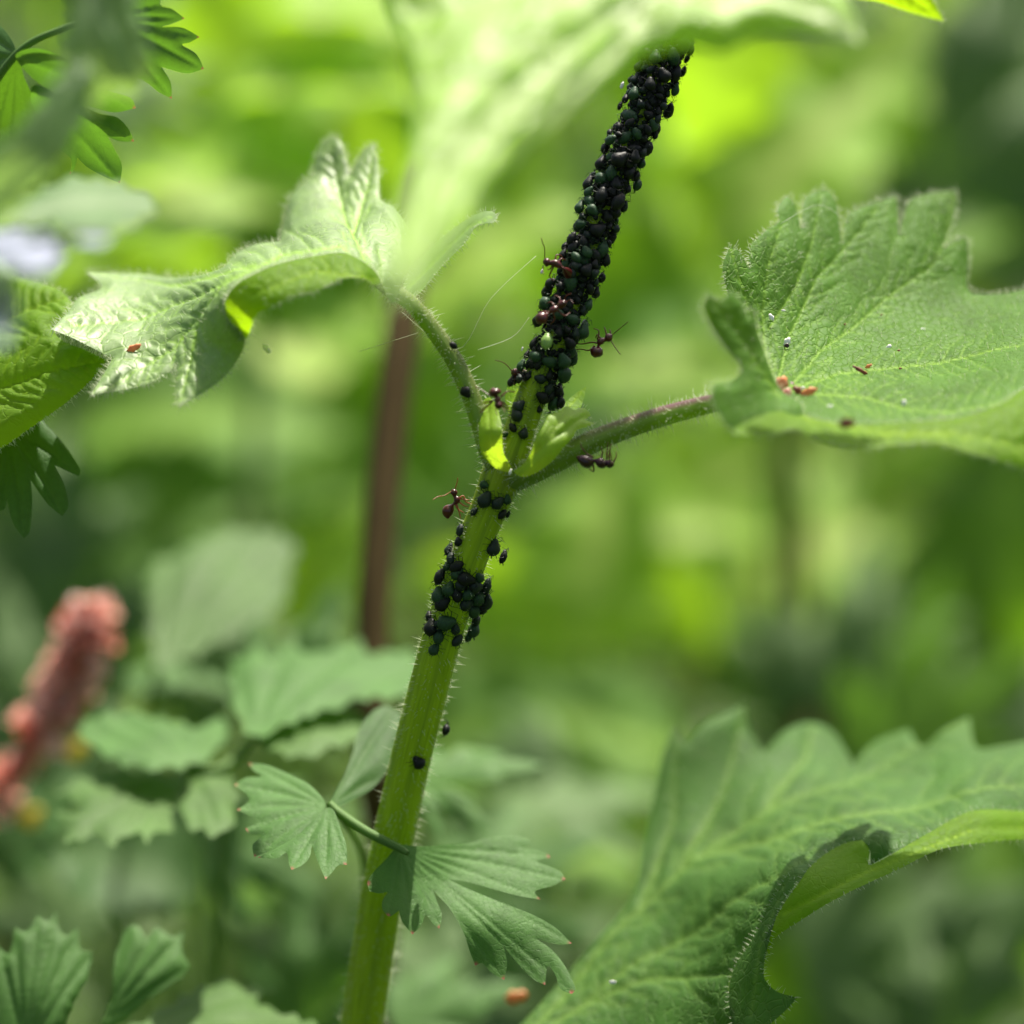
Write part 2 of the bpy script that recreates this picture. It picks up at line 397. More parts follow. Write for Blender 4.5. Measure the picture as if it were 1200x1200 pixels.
# ------------------------------------------------------------------ ground
def ground():
    n = 70; xs = np.sinh(np.linspace(-4.4, 4.4, n)) * 160; ys = np.sinh(np.linspace(-3.2, 4.6, n)) * 160 + 60
    V = []; F = []
    for y in ys:
        for x in xs:
            V.append((x, y, GROUND_Z + 0.8 * math.sin(x * .09) * math.cos(y * .07) + random.uniform(-.25, .25)))
    for j in range(n - 1):
        for i in range(n - 1): F.append((j*n+i, j*n+i+1, (j+1)*n+i+1, (j+1)*n+i))
    o = mk('ground', V, F, M['soil']); tag(o, 'dark mossy ground under the plants', None, None, 'structure')
ground()

# ------------------------------------------------------------------ main nettle: stem
base_xy = P(392, 1420, 43.0)
root = empty('nettle_plant', (base_xy[0] - 1.2, base_xy[1] + .6, GROUND_Z), 'hairy nettle stem in focus crowded with black aphids, forking into two leaves', 'plant')
STEM = [(392, 1420, 43.0, 26), (425, 1200, 42.4, 25), (447, 1060, 42.0, 24.5), (475, 920, 41.3, 23.5), (502, 810, 40.8, 23), (524, 730, 40.5, 22.5),
        (552, 650, 40.2, 21.5), (576, 590, 40.05, 21.5), (592, 552, 40, 25), (606, 515, 40, 19), (622, 470, 40, 17.5), (645, 410, 40, 15.5), (668, 350, 40.1, 14),
        (697, 270, 40.2, 13.5), (728, 190, 40.35, 13.5), (757, 118, 40.5, 14), (785, 50, 40.7, 14), (815, -30, 41, 15), (860, -160, 41.5, 16), (900, -300, 42, 14)]
gb = np.array(root.location)
c = catmull(STEM, 9); spath = P(c[:, 0], c[:, 1], c[:, 2]); srad = c[:, 3] / 100 * c[:, 2] / 40
low = np.array([gb + (spath[0] - gb) * t for t in np.linspace(0, .95, 10)]); low += np.array([.8, 0, 0]) * np.sin(np.linspace(0, math.pi, 10))[:, None] * .4
spath = np.vstack([low, spath]); srad = np.concatenate([np.full(10, srad[0]), srad])
V, F, UV, SFR = tube(spath, srad, 40, ridge=.055, rn=5, ph=.9)
VA = np.array(V); tint = []
for i in range(len(spath)):
    for k in range(40):
        t = 2 * math.pi * k / 40; tint.append(max(0, -math.cos(5 * t + .9)) ** 3 * .75)
stem = mk('stem', V, F, M['stem'], root, {'tint': tint}, UV)

# image-space spine for placing things on the stem
sc_px = c[:, :2]; sc_d = c[:, 2]; sc_r = c[:, 3]
def on_stem(px, py, out=0.0):
    """pixel -> surface point on the camera side of the stem, outward normal, stem direction"""
    q = np.array([px, py]); k = int(np.argmin(np.linalg.norm(sc_px - q, axis=1)))
    t = sc_px[min(k+1, len(sc_px)-1)] - sc_px[max(k-1, 0)]; t = t / np.linalg.norm(t); nrm = np.array([-t[1], t[0]])
    if nrm[0] < 0: nrm = -nrm
    off = (q - sc_px[k]) @ nrm; R = sc_r[k]; u = max(-1, min(1, off / (R * 1.04)))
    th = math.asin(u); ax = P(*sc_px[k], sc_d[k]); tdir = P(*(sc_px[k] + t), sc_d[k]) - ax; tdir /= np.linalg.norm(tdir)
    side = P(*(sc_px[k] + nrm), sc_d[k]) - ax; side /= np.linalg.norm(side); toward = np.cross(tdir, side); toward *= -np.sign(toward @ FWD)
    n = side * math.sin(th) + toward * math.cos(th); Rw = R / 100 * sc_d[k] / 40
    along = (q - sc_px[k]) @ t / 100
    extra = (abs(off) - R * 1.04) / 100 if abs(off) > R * 1.04 else 0
    return ax + tdir * along + n * (Rw + out + extra), n, tdir

def tube_hairs(path, rad, fr, dens, L, r, rngs=(0, 1), down=.2):
    it = []
    n = len(path); i0, i1 = int(rngs[0] * (n - 1)), int(rngs[1] * (n - 1))
    for i in range(i0, i1):
        sl = np.linalg.norm(path[i+1] - path[i]); k = rng.poisson(dens * sl)
        for _ in range(k):
            u = random.random(); p = path[i] * (1 - u) + path[i+1] * u; t = random.uniform(0, 2 * math.pi); a, b, T = fr[i]
            nn = a * math.cos(t) + b * math.sin(t); ll = L * (random.uniform(.35, .9) if random.random() < .85 else random.uniform(1.2, 2.1))
            it.append((p + nn * rad[i] * .97, nn + T * random.uniform(-.35, .35), ll, r * random.uniform(.7, 1.3)))
    return it
hair_mesh(tube_hairs(spath[10:], srad[10:], SFR[10:], 260, .085, .0034), 'hairs', M['hair'], stem)

# ------------------------------------------------------------------ petioles, stipules
def petiole(pts, tintf, dens=170):
    path, rad, (V, F, UV, fr) = pxtube(pts, 10, 20, ridge=.05, rn=4, ph=.3)
    t = []
    for i in range(len(path)):
        a, b, T = fr[i]
        for k in range(20):
            th = 2 * math.pi * k / 20; n = a * math.cos(th) + b * math.sin(th); t.append(tintf(i / len(path), n))
    o = mk('petiole', V, F, M['petiole'], root, {'tint': t}, UV)
    hair_mesh(tube_hairs(path, rad, fr, dens * 1.8, .09, .0036), 'hairs', M['hair'], o)
    return o, path, rad, fr
petL = petiole([(592, 560, 40.0, 11), (576, 535, 39.85, 12), (563, 497, 39.8, 11), (551, 462, 39.8, 10.5), (532, 422, 39.8, 10), (508, 387, 39.8, 9.5), (482, 356, 39.8, 9), (458, 340, 39.8, 9), (430, 318, 39.9, 7)],
               lambda u, n: max(0, n[0] * .8 + n[2] * .3) ** 2 * .45)
petR = petiole([(590, 570, 40.0, 12), (620, 553, 39.8, 15), (655, 537, 39.75, 14), (705, 513, 39.7, 12.5), (760, 493, 39.6, 11.5), (810, 479, 39.5, 11), (850, 470, 39.4, 10), (890, 464, 39.3, 8), (930, 452, 39.4, 5)],
               lambda u, n: min(1, max(0, n[2] * 1.3 - .55) * 2.2) * min(1, max(0, (u - .22) * 3.5)))

def blade(name, specs, mat, parent, hairs=None, label=None):
    pt = Patches()
    for s in specs: pt.add(**s)
    o = pt.build(name, mat, parent, label)
    if hairs: leaf_hairs(pt, o, M['hair'], **hairs)
    return o, pt

# stipules clasping the node
blade('stipule', [dict(outline=[(566, 470), (574, 466), (583, 478), (588, 500), (590, 530), (598, 545), (601, 552), (590, 553), (575, 545), (563, 530), (561, 505), (561, 485)],
      ctrl=[(563, 490, 39.75), (575, 466, 39.8), (584, 490, 39.55), (592, 540, 39.6), (565, 530, 39.7), (575, 505, 39.35), (600, 552, 39.65)], veins=[[(590, 550), (574, 520), (573, 475)]], res=2.5, bulge=.03)], M['stipule'], root, dict(edge_step=2, L=.05, surf=False))
blade('stipule', [dict(outline=[(602, 552), (612, 545), (622, 530), (628, 512), (638, 494), (642, 486), (655, 482), (664, 476), (672, 480), (684, 478), (692, 486), (686, 492), (696, 496), (688, 500), (676, 504), (672, 512), (660, 525), (648, 540), (630, 553), (612, 559)],
      ctrl=[(602, 552, 39.65), (640, 488, 39.5), (628, 515, 39.35), (665, 477, 39.7), (692, 486, 39.9), (694, 496, 39.7), (670, 512, 39.45), (645, 540, 39.4), (615, 558, 39.5)],
      veins=[[(606, 553), (640, 520), (688, 486)], [(640, 520), (664, 480)]], side=[[(650, 510), (672, 505)], [(630, 530), (645, 500)]], res=2.5, bulge=.04)], M['stipule'], root, dict(edge_step=2, L=.05, surf=False))
blade('bud_leaf', [dict(outline=[(655, 480), (664, 470), (676, 460), (687, 453, 1), (684, 468), (676, 484), (662, 488)], ctrl=[(655, 480, 40.4), (687, 453, 40.6), (680, 475, 40.5), (662, 486, 40.2)], veins=[[(660, 484), (686, 454)]], res=2.5, bulge=.02)], M['lime'], root)
blade('bud_leaf', [dict(outline=[(592, 468), (596, 450), (606, 440), (614, 438, 1), (616, 450), (606, 466), (598, 486)], ctrl=[(592, 468, 40.3), (614, 438, 40.4), (600, 485, 40.0)], veins=[[(596, 484), (612, 440)]], res=2.5, bulge=.02)], M['lime'], root)

# ------------------------------------------------------------------ right leaf
def Z(ox, oy, k, pts): return [((ox + p[0] * k, oy + p[1] * k) + tuple(p[2:])) for p in pts]
k3 = 1 / 3
rv = [Z(800, 200, k3, v) for v in ([(330, 770), (370, 590), (420, 490), (470, 375), (550, 295), (620, 215), (690, 120)],
     [(380, 760), (490, 630), (600, 555), (710, 455), (800, 390), (870, 340), (920, 260), (950, 90)],
     [(380, 765), (560, 715), (700, 700), (900, 680), (1080, 640), (1200, 615), (1500, 560)],
     [(390, 780), (640, 800), (800, 845), (950, 850), (1100, 820), (1300, 740)],
     [(325, 750), (290, 640), (278, 500), (285, 430), (300, 330), (350, 180)],
     [(325, 740), (255, 560), (215, 440), (190, 360), (168, 275)],
     [(300, 560), (400, 400), (450, 260), (485, 80)])]
rside = branch_veins(rv[:4], every=17, length=34, seed=3) + [Z(800, 200, k3, [(710, 450), (720, 340), (745, 230), (752, 100)])] + branch_veins(rv[4:6], every=12, length=15, seed=4)
rout = Z(800, 200, k3, [(330, 800), (255, 700), (200, 600), (155, 420), (140, 350), (150, 300), (165, 268, 1), (200, 285), (232, 345, 1), (240, 262), (300, 205), (340, 175), (330, 145), (345, 110), (368, 88, 1), (395, 120), (416, 205, 1), (425, 108), (455, 78), (492, 66, 1), (520, 78), (540, 120), (560, 258, 1),
     (580, 158), (640, 125), (700, 105), (752, 88, 1), (760, 228, 1), (795, 108), (840, 88), (900, 76), (958, 71, 1), (962, 130), (915, 272, 1), (985, 232), (1003, 258, 1), (1003, 330), (1000, 410), (1020, 434, 1), (1080, 435), (1140, 430), (1200, 418), (1330, 380, 1), (1420, 440), (1600, 520), (1600, 640), (1350, 720),
     (1200, 768), (1130, 815), (1040, 850), (950, 872), (700, 890), (520, 885), (400, 850)])
rc = Z(800, 200, k3, [(330, 800, 38.9), (155, 420, 40.0), (165, 268, 40.3), (250, 560, 40.1), (368, 88, 41.9), (330, 300, 40.9), (492, 66, 42.2), (480, 300, 41.5), (752, 88, 42.7), (720, 330, 41.9), (958, 71, 42.9), (900, 300, 42.2), (1003, 330, 42.4), (1020, 434, 42.1), (1200, 418, 42.1), (1600, 500, 41.5),
     (600, 555, 40.9), (700, 690, 40.0), (480, 640, 40.2), (450, 760, 39.4), (900, 680, 40.2), (1200, 615, 40.3), (1600, 640, 40), (1200, 768, 38.6), (1130, 815, 38.3), (1040, 850, 38.1), (950, 872, 38.0), (700, 890, 38.0), (520, 885, 38.0), (400, 850, 38.3)])
rc = [(a[0], a[1], a[2]) for a in rc]
fold = [(1600, 640), (1350, 720), (1200, 768), (1130, 815), (1040, 850), (950, 872), (700, 890), (520, 885), (400, 850)]
flapR = Z(800, 200, k3, fold + [(330, 800), (180, 830), (175, 915), (270, 932), (400, 908), (450, 935), (520, 962), (640, 975), (780, 962), (850, 958), (930, 965), (1000, 990), (1080, 1010), (1150, 1032), (1200, 1046), (1400, 1080), (1600, 1000)])
flapc = Z(800, 200, k3, [(1600, 640, 40), (1200, 768, 38.6), (1130, 815, 38.3), (1040, 850, 38.1), (950, 872, 38.0), (700, 890, 38.0), (520, 885, 38.0), (400, 850, 38.3), (330, 800, 38.7), (180, 900, 37.3),
     (270, 932, 37.2), (450, 935, 37.4), (640, 975, 37.3), (930, 965, 37.4), (1200, 1046, 37.5), (1600, 1000, 38.5), (1150, 930, 37.7)])
lobeL = Z(800, 200, k3, [(70, 480), (90, 438, 1), (130, 458), (168, 432), (198, 450), (222, 505, 1), (246, 488), (262, 560), (282, 620), (310, 700), (345, 770), (420, 830), (400, 885), (300, 905), (190, 920), (120, 850), (100, 760), (175, 735), (205, 690), (150, 620), (108, 560)])
lobec = Z(800, 200, k3, [(70, 480, 37.3), (90, 438, 37.3), (222, 505, 38.1), (262, 560, 38.4), (282, 620, 38.6), (345, 770, 38.7), (420, 830, 38.3), (190, 920, 37.2), (100, 760, 37.2), (205, 690, 37.7)])
leafR, ptR = blade('leaf', [dict(outline=rout, ctrl=rc, veins=rv, side=rside, res=2.6, bulge=.035, vw=1.4),
     dict(outline=flapR, ctrl=flapc, veins=[Z(800, 200, k3, [(380, 850), (700, 930), (950, 930), (1250, 980)])], side=branch_veins([Z(800, 200, k3, [(380, 850), (700, 930), (950, 930), (1250, 980)])], 22, 25), res=4, bulge=.05, mi=1),
     dict(outline=lobeL, ctrl=lobec, veins=[Z(800, 200, k3, [(340, 800), (230, 640), (95, 450)])], side=branch_veins([Z(800, 200, k3, [(340, 800), (230, 640), (95, 450)])], 14, 18), res=3.5, bulge=.05)],
     M['nettle'], root, dict(edge_step=1, L=.07), label='broad leaf on the right petiole, cupped, with scales lying on it')

# ------------------------------------------------------------------ left leaf
lo = [(460, 355), (478, 318), (482, 275), (462, 242, 1), (445, 232), (444, 200), (439, 168, 1), (428, 174), (417, 192), (411, 206, 1), (404, 178), (398, 165), (387, 160), (375, 172), (367, 205, 1), (350, 220), (338, 235), (332, 262), (328, 283, 1), (300, 286), (275, 298), (263, 313, 1), (235, 322), (200, 325), (165, 321), (102, 319, 1), (118, 337), (92, 349),
      (80, 365), (60, 386, 1), (85, 396), (132, 420, 1), (118, 444), (106, 463, 1), (150, 456), (185, 445), (207, 428, 1), (206, 452), (210, 476, 1), (250, 452), (275, 427), (287, 397), (266, 372), (265, 350), (282, 330), (325, 310), (370, 300), (405, 297), (435, 314), (446, 330)]
lc = [(460, 355, 39.7), (446, 330, 39.2), (405, 297, 39.2), (370, 300, 39.1), (325, 310, 38.9), (282, 330, 38.8), (265, 350, 38.9), (266, 372, 39.0), (287, 397, 39.1), (210, 476, 39.0), (106, 463, 39.3), (60, 386, 40.0), (102, 319, 42.2), (200, 325, 42.0), (200, 365, 40.6), (275, 298, 41.6), (330, 280, 41.8), (340, 235, 42.4),
      (387, 160, 42.8), (439, 168, 42.5), (482, 275, 40.6), (400, 240, 42.0), (400, 275, 40.6), (330, 300, 39.9), (445, 300, 40.0)]
lv = [[(455, 340), (400, 290), (330, 300), (240, 345), (160, 378), (75, 384)], [(330, 302), (265, 330), (205, 410), (120, 460)], [(235, 370), (225, 420), (212, 470)], [(430, 310), (405, 260), (395, 210), (388, 165)], [(415, 275), (432, 220), (438, 172)], [(300, 312), (200, 338), (110, 322)]]
lside = branch_veins(lv[:3], 19, 30, seed=5) + branch_veins(lv[3:5], 14, 20, seed=6)
lflap = [(287, 397), (266, 372), (265, 350), (282, 330), (325, 310), (370, 300), (405, 297), (435, 314), (446, 330), (438, 334), (425, 326), (400, 327), (372, 340), (345, 346), (322, 357), (302, 368), (294, 385)]
lfc = [(287, 397, 39.1), (266, 372, 39.0), (265, 350, 38.9), (282, 330, 38.8), (325, 310, 38.9), (370, 300, 39.1), (405, 297, 39.2), (446, 330, 39.2), (425, 326, 38.6), (372, 340, 38.5), (322, 357, 38.4), (294, 385, 38.8)]
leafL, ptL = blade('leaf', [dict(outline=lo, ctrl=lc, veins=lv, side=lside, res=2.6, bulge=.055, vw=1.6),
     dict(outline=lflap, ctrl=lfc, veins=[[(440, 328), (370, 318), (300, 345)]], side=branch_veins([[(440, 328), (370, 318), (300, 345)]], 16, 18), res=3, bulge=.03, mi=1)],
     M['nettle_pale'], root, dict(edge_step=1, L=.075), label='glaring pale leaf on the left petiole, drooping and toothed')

# big out-of-focus leaf hanging over the top of the stem, and a small curled tip behind it
tv = [[(800, -20), (700, 30), (600, 110), (520, 200), (465, 340)], [(800, -20), (620, -10), (480, 30)], [(760, 10), (640, 140), (590, 200)], [(800, -10), (900, 5), (1000, 40)]]
topo = [(455, -60), (452, 0), (470, 60), (484, 130), (478, 200), (462, 260), (452, 310), (462, 352, 1), (492, 335), (528, 290), (560, 245), (600, 190), (650, 145), (700, 105), (750, 70), (800, 55), (850, 62), (880, 45), (930, 40), (1008, 48, 1), (1000, 15), (960, -40), (800, -90), (600, -90)]
topc = [(x, y, 28.2 + (352 - y) / 100 * 1.55 + w) for x, y, w in ((455, -60, .6), (470, 60, .3), (478, 200, .2), (462, 352, 0), (600, 190, .5), (560, 60, -.4), (700, 105, .6), (750, 70, .7), (850, 62, .8), (1008, 48, .6), (800, -90, 0), (600, -90, 0), (650, 20, -.2), (760, 0, 0), (520, 150, -.1))]
blade('leaf', [dict(outline=topo, ctrl=topc, veins=tv, side=branch_veins(tv[:3], 45, 90, seed=8), res=6, bulge=.12, vw=8)], M['fore'], root, label='blurred pale leaf hanging in front of the top of the stem')
path, rad, (V, F, UV, fr) = pxtube([(860, -155, 41.4, 10), (830, -110, 38.6, 10), (800, -50, 35.0, 9), (760, 0, 33.8, 6)], 8, 12)
mk('petiole', V, F, M['petiole'], root, {'tint': [0] * len(V)}, UV)
tl = empty('curled_leaf', P(495, 320, 39.5), 'small green curled leaf tip poking out from behind the blurred top leaf', 'leaf')
blade('leaf_blade', [dict(outline=[(583, 254), (578, 261), (566, 262), (556, 268), (545, 285), (520, 310), (490, 345), (470, 350), (480, 315), (520, 275), (548, 256), (565, 248), (577, 248)], ctrl=[(583, 254, 39.9), (560, 262, 40), (545, 270, 40.4), (480, 315, 41.5), (480, 345, 40.5), (520, 300, 40.5)], veins=[[(480, 335), (550, 265), (580, 253)]], res=3, bulge=.04)], M['nettle_pale'], tl, dict(edge_step=1, L=.06, surf=False))

# top right corner leaf tip
t2 = empty('nettle_leaf', P(1060, -60, 40), 'bright lime leaf tip entering at the top edge right of the blurred leaf', 'leaf')
blade('leaf_blade', [dict(outline=[(960, -60), (990, -8), (1030, 2), (1065, 14), (1106, 25, 1), (1098, 8), (1090, -10), (1100, -80)], ctrl=[(960, -60, 38.2), (1106, 25, 38.4), (1030, 2, 38.4), (1100, -80, 38)], veins=[[(1020, -60), (1060, -8), (1104, 24)]], side=branch_veins([[(1020, -60), (1060, -8), (1104, 24)]], 12, 18), res=3, bulge=.05)], M['lime'], t2, dict(edge_step=1, L=.06, surf=False))

# ------------------------------------------------------------------ lower right big leaf (another nettle)
n2 = empty('nettle_plant', (P(430, 1400, 46)[0], P(430, 1400, 46)[1], GROUND_Z), 'second nettle, its one large leaf with a curled edge filling the lower right', 'plant')
def fold_ctrl(ctrl, pts, rest):
    p = smooth_outline(list(pts) + [pts[0]], 12)[:-1] if False else np.array([q_[:2] for q_ in pts], float)
    m = []
    for a, b in zip(p[:-1], p[1:]): m += [a, (a + b) / 2]
    m.append(p[-1]); m = np.array(m); return [(x, y, float(z)) for (x, y), z in zip(m, tps(ctrl, m[:, 0], m[:, 1]))] + list(rest)
h = lambda pts: Z(600, 750, .5, pts)
bo = h([(-120, 1060), (60, 860), (200, 700), (280, 600), (310, 470), (340, 330), (355, 260), (384, 195, 1), (405, 240), (450, 190), (500, 170), (545, 148, 1), (560, 215), (592, 262, 1), (640, 212), (700, 193), (755, 218), (800, 292, 1), (850, 238), (930, 208, 1), (962, 250), (1010, 210), (1072, 180, 1), (1088, 250), (1140, 248), (1200, 238), (1330, 215), (1500, 260), (1500, 390), (1330, 400),
        (1200, 400), (1080, 400), (980, 450), (840, 527, 1), (838, 490), (820, 468, 1), (760, 485), (700, 530), (672, 570, 1), (645, 552, 1), (610, 610), (570, 690), (520, 770), (508, 830), (560, 905), (600, 1000), (400, 1150), (0, 1160)])
bc = [(a[0], a[1], a[2]) for a in h([(-120, 1060, 42), (280, 600, 44), (384, 195, 45.5), (545, 148, 46), (592, 262, 45.6), (800, 292, 45.4), (1072, 180, 46), (1330, 215, 46), (1500, 390, 43), (1200, 400, 42.2), (1080, 400, 41.6), (980, 450, 41.2), (840, 527, 40.9), (820, 468, 40.9), (700, 530, 40.7), (672, 570, 40.6), (645, 552, 40.6), (570, 690, 40.7), (508, 830, 40.8),
        (600, 1000, 40.2), (400, 1150, 40), (0, 1160, 41), (400, 700, 42.6), (700, 400, 43.6), (1000, 350, 43.6), (400, 900, 41.4), (550, 500, 43.3)])]
bv = [h(v) for v in ([(0, 980), (150, 870), (330, 740), (520, 620), (700, 510)], [(150, 870), (330, 800), (520, 780), (560, 700)], [(0, 980), (250, 680), (430, 520), (600, 400), (800, 330), (1070, 200)], [(430, 520), (700, 440), (1000, 380), (1330, 320)], [(300, 640), (380, 420), (384, 200)], [(400, 540), (500, 350), (545, 150)], [(600, 400), (690, 290), (700, 200)])]
f1 = h([(660, 585), (672, 570), (700, 530), (760, 485), (820, 468), (838, 490), (840, 527), (980, 450), (1080, 400), (1200, 400), (1330, 400), (1500, 390), (1500, 480), (1330, 480), (1200, 468), (1080, 478), (1000, 492), (900, 540), (830, 572), (750, 612), (680, 655), (612, 702), (602, 740), (596, 700), (630, 630)])
f1c = [(a[0], a[1], a[2]) for a in h([(672, 570, 40.6), (700, 530, 40.7), (820, 468, 40.9), (840, 527, 40.9), (980, 450, 41.2), (1080, 400, 41.6), (1200, 400, 42.2), (1500, 390, 43), (1500, 480, 42.4), (1200, 468, 41.6), (1000, 492, 40.8), (830, 572, 40.4), (680, 655, 40.2), (602, 740, 40.3), (620, 640, 40.5)])]
f2 = h([(645, 553), (665, 568), (632, 620), (604, 700), (590, 785), (618, 822), (668, 838, 1), (645, 865), (600, 905), (560, 940), (520, 905), (508, 830), (520, 770), (570, 690), (610, 610)])
f2c = [(a[0], a[1], a[2]) for a in h([(645, 553, 40.6), (665, 568, 40.45), (604, 700, 40.3), (590, 785, 40.2), (668, 838, 40.1), (600, 905, 40.0), (508, 830, 40.8), (520, 770, 40.75), (570, 690, 40.7)])]
f1c = fold_ctrl(bc, h([(672, 570), (700, 530), (760, 485), (820, 468), (838, 490), (840, 527), (980, 450), (1080, 400), (1200, 400), (1330, 400), (1500, 390)]), f1c[8:])
f2c = fold_ctrl(bc, h([(508, 830), (520, 770), (570, 690), (610, 610), (645, 553)]), f2c[1:6])
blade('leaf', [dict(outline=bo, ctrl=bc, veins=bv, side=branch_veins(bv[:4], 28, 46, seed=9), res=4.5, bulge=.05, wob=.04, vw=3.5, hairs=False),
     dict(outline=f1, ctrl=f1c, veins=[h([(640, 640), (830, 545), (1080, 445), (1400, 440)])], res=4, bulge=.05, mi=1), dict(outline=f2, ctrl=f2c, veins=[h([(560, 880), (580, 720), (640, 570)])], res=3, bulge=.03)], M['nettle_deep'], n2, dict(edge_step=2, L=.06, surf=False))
pp = [P(540, 1260, 41.5), P(480, 1330, 44), P(430, 1400, 46)]
gp = np.array(n2.location); pth = catmull([tuple(pp[0]), tuple(pp[1]), tuple(pp[2]), tuple((pp[2] + gp) / 2 + np.array([.5, .3, 0])), tuple(gp)], 8)
V, F, UV, fr = tube(pth, np.linspace(.1, .25, len(pth)), 12); mk('stem', V, F, M['stem'], n2, {'tint': [0] * len(V)}, UV)

# left edge lime leaf
n3 = empty('nettle_plant', (P(-160, 600, 42)[0], P(-160, 600, 42)[1], GROUND_Z), 'backlit yellow-green nettle leaf with dark quilted veins at the left edge', 'plant')
q = lambda pts: Z(0, 150, .5, pts)
gv = [q([(-120, 660), (0, 615), (120, 575), (248, 546)]), q([(-120, 520), (0, 460), (100, 420), (160, 400)])]
blade('leaf', [dict(outline=q([(-120, 380), (0, 345), (60, 352), (110, 368), (150, 388), (174, 425), (165, 455), (130, 478), (150, 500), (200, 520), (250, 545, 1), (215, 590), (160, 640), (60, 712), (0, 752), (-120, 800), (-200, 700), (-200, 480)]),
     ctrl=[(a[0], a[1], a[2]) for a in q([(-120, 380, 43), (60, 352, 42.3), (174, 425, 41), (130, 478, 40.7), (250, 545, 40.4), (0, 752, 40.2), (-200, 700, 41), (-200, 480, 42.5), (0, 560, 40.8)])],
     veins=gv, side=branch_veins(gv, 11, 46, ang=55, seed=11), res=2.8, bulge=.09, vw=1.3)], M['lime'], n3, dict(edge_step=1, L=.06, surf=False))
gp = np.array(n3.location); pth = catmull([tuple(P(-90, 450, 41.2)), tuple(P(-150, 520, 42)), tuple((P(-150, 520, 42) + gp) / 2), tuple(gp)], 8)
V, F, UV, fr = tube(pth, np.linspace(.1, .22, len(pth)), 12); mk('stem', V, F, M['stem'], n3, {'tint': [0] * len(V)}, UV)

# ------------------------------------------------------------------ lobed (parsley-like) leaves
def stalk_down(pts, base, parent, r0=6, name='stalk', mat='stalk'):
    w = [P(a, b, d) for a, b, d in pts]; last = w[-1]; b = np.array([base[0], base[1], GROUND_Z])
    path = catmull([tuple(x) for x in w] + [tuple(last * .6 + b * .4 + np.array([.6, .2, 0])), tuple(b)], 7)
    V, F, UV, fr = tube(path, np.linspace(r0 / 100, r0 / 100 * 1.7, len(path)), 10)
    return mk(name, V, F, M[mat], parent, None, UV)

def fan(base, tips): return [[base, ((base[0] * .45 + t[0] * .55), (base[1] * .45 + t[1] * .55) - 2), t] for t in tips]
g = lambda pts: Z(250, 840, .375, pts)
sA = P(410, 1450, 47)
A = empty('lobed_leaf_sprig', (sA[0], sA[1], GROUND_Z), 'lobed parsley-like sprig with pink leaf tips crossing in front of the lower nettle stem', 'plant', 'parsley-like sprigs')
tipsA = g([(483, 520), (545, 622), (622, 678), (708, 660), (820, 775), (908, 820), (1035, 838), (1120, 862), (1118, 708), (1020, 570), (1098, 508), (1050, 435)])
oA = g([(590, 400), (640, 405), (780, 395), (860, 378), (940, 372), (985, 383), (992, 396, 1), (960, 408), (1000, 414), (1045, 428), (1052, 440, 1), (1010, 452), (1050, 468), (1085, 485), (1100, 508, 1), (1060, 528), (1005, 545), (1022, 570, 1), (960, 560), (880, 540), (790, 515), (735, 508, 1), (790, 535), (900, 580), (1000, 620), (1070, 660), (1120, 708, 1), (1080, 712), (1010, 694, 1), (1060, 730), (1100, 780), (1132, 850), (1120, 866, 1), (1085, 850), (1068, 805), (1045, 780), (1037, 838, 1), (1000, 820), (950, 770), (905, 712, 1),
        (918, 770), (909, 822, 1), (870, 800), (840, 770), (818, 778, 1), (800, 730), (780, 670), (740, 600), (690, 545), (680, 520, 1), (700, 580), (714, 620), (706, 662, 1), (685, 645), (664, 620), (650, 650), (622, 680, 1), (590, 640), (580, 605, 1), (550, 624), (528, 600), (530, 570), (545, 548), (518, 552), (488, 545, 1), (482, 515), (505, 480), (540, 445), (568, 412)])
cA = [(a[0], a[1], a[2]) for a in g([(580, 405, 40.9), (483, 520, 40.7), (622, 678, 40.4), (540, 600, 40.5), (820, 775, 40.5), (1035, 838, 40.3), (1120, 862, 40.1), (1118, 708, 40.6), (735, 508, 41.1), (1098, 508, 41.2), (990, 390, 41.7), (780, 400, 41.5), (1020, 570, 41.0), (850, 640, 40.6)])]
blade('leaflet', [dict(outline=oA, ctrl=cA, veins=fan(g([(585, 408)])[0], tipsA), side=[], res=2.6, bulge=.022, vw=1.2, tips=tipsA, tipr=2.6)], M['lobed'], A)
tL1 = g([(110, 147), (66, 213), (75, 290), (101, 355), (128, 437)])
blade('leaflet', [dict(outline=g([(350, 275), (325, 235), (290, 205), (240, 180), (165, 150), (110, 145, 1), (125, 168), (150, 186), (100, 190), (66, 213, 1), (100, 240), (112, 262), (74, 290, 1), (115, 310), (150, 325), (100, 348, 1), (112, 365), (150, 372), (123, 400), (128, 438, 1), (200, 408), (260, 372), (310, 322)]),
     ctrl=[(a[0], a[1], a[2]) for a in g([(350, 275, 41.2), (110, 145, 42.2), (66, 213, 41.8), (74, 290, 41.3), (128, 438, 40.6), (260, 372, 40.7), (220, 260, 41.4)])], veins=fan(g([(355, 278)])[0], tL1), res=2.8, bulge=.05, vw=1.1, tips=tL1, tipr=2.4)], M['lobed'], A)
tL2 = g([(245, 478), (350, 507), (415, 465), (140, 440)])
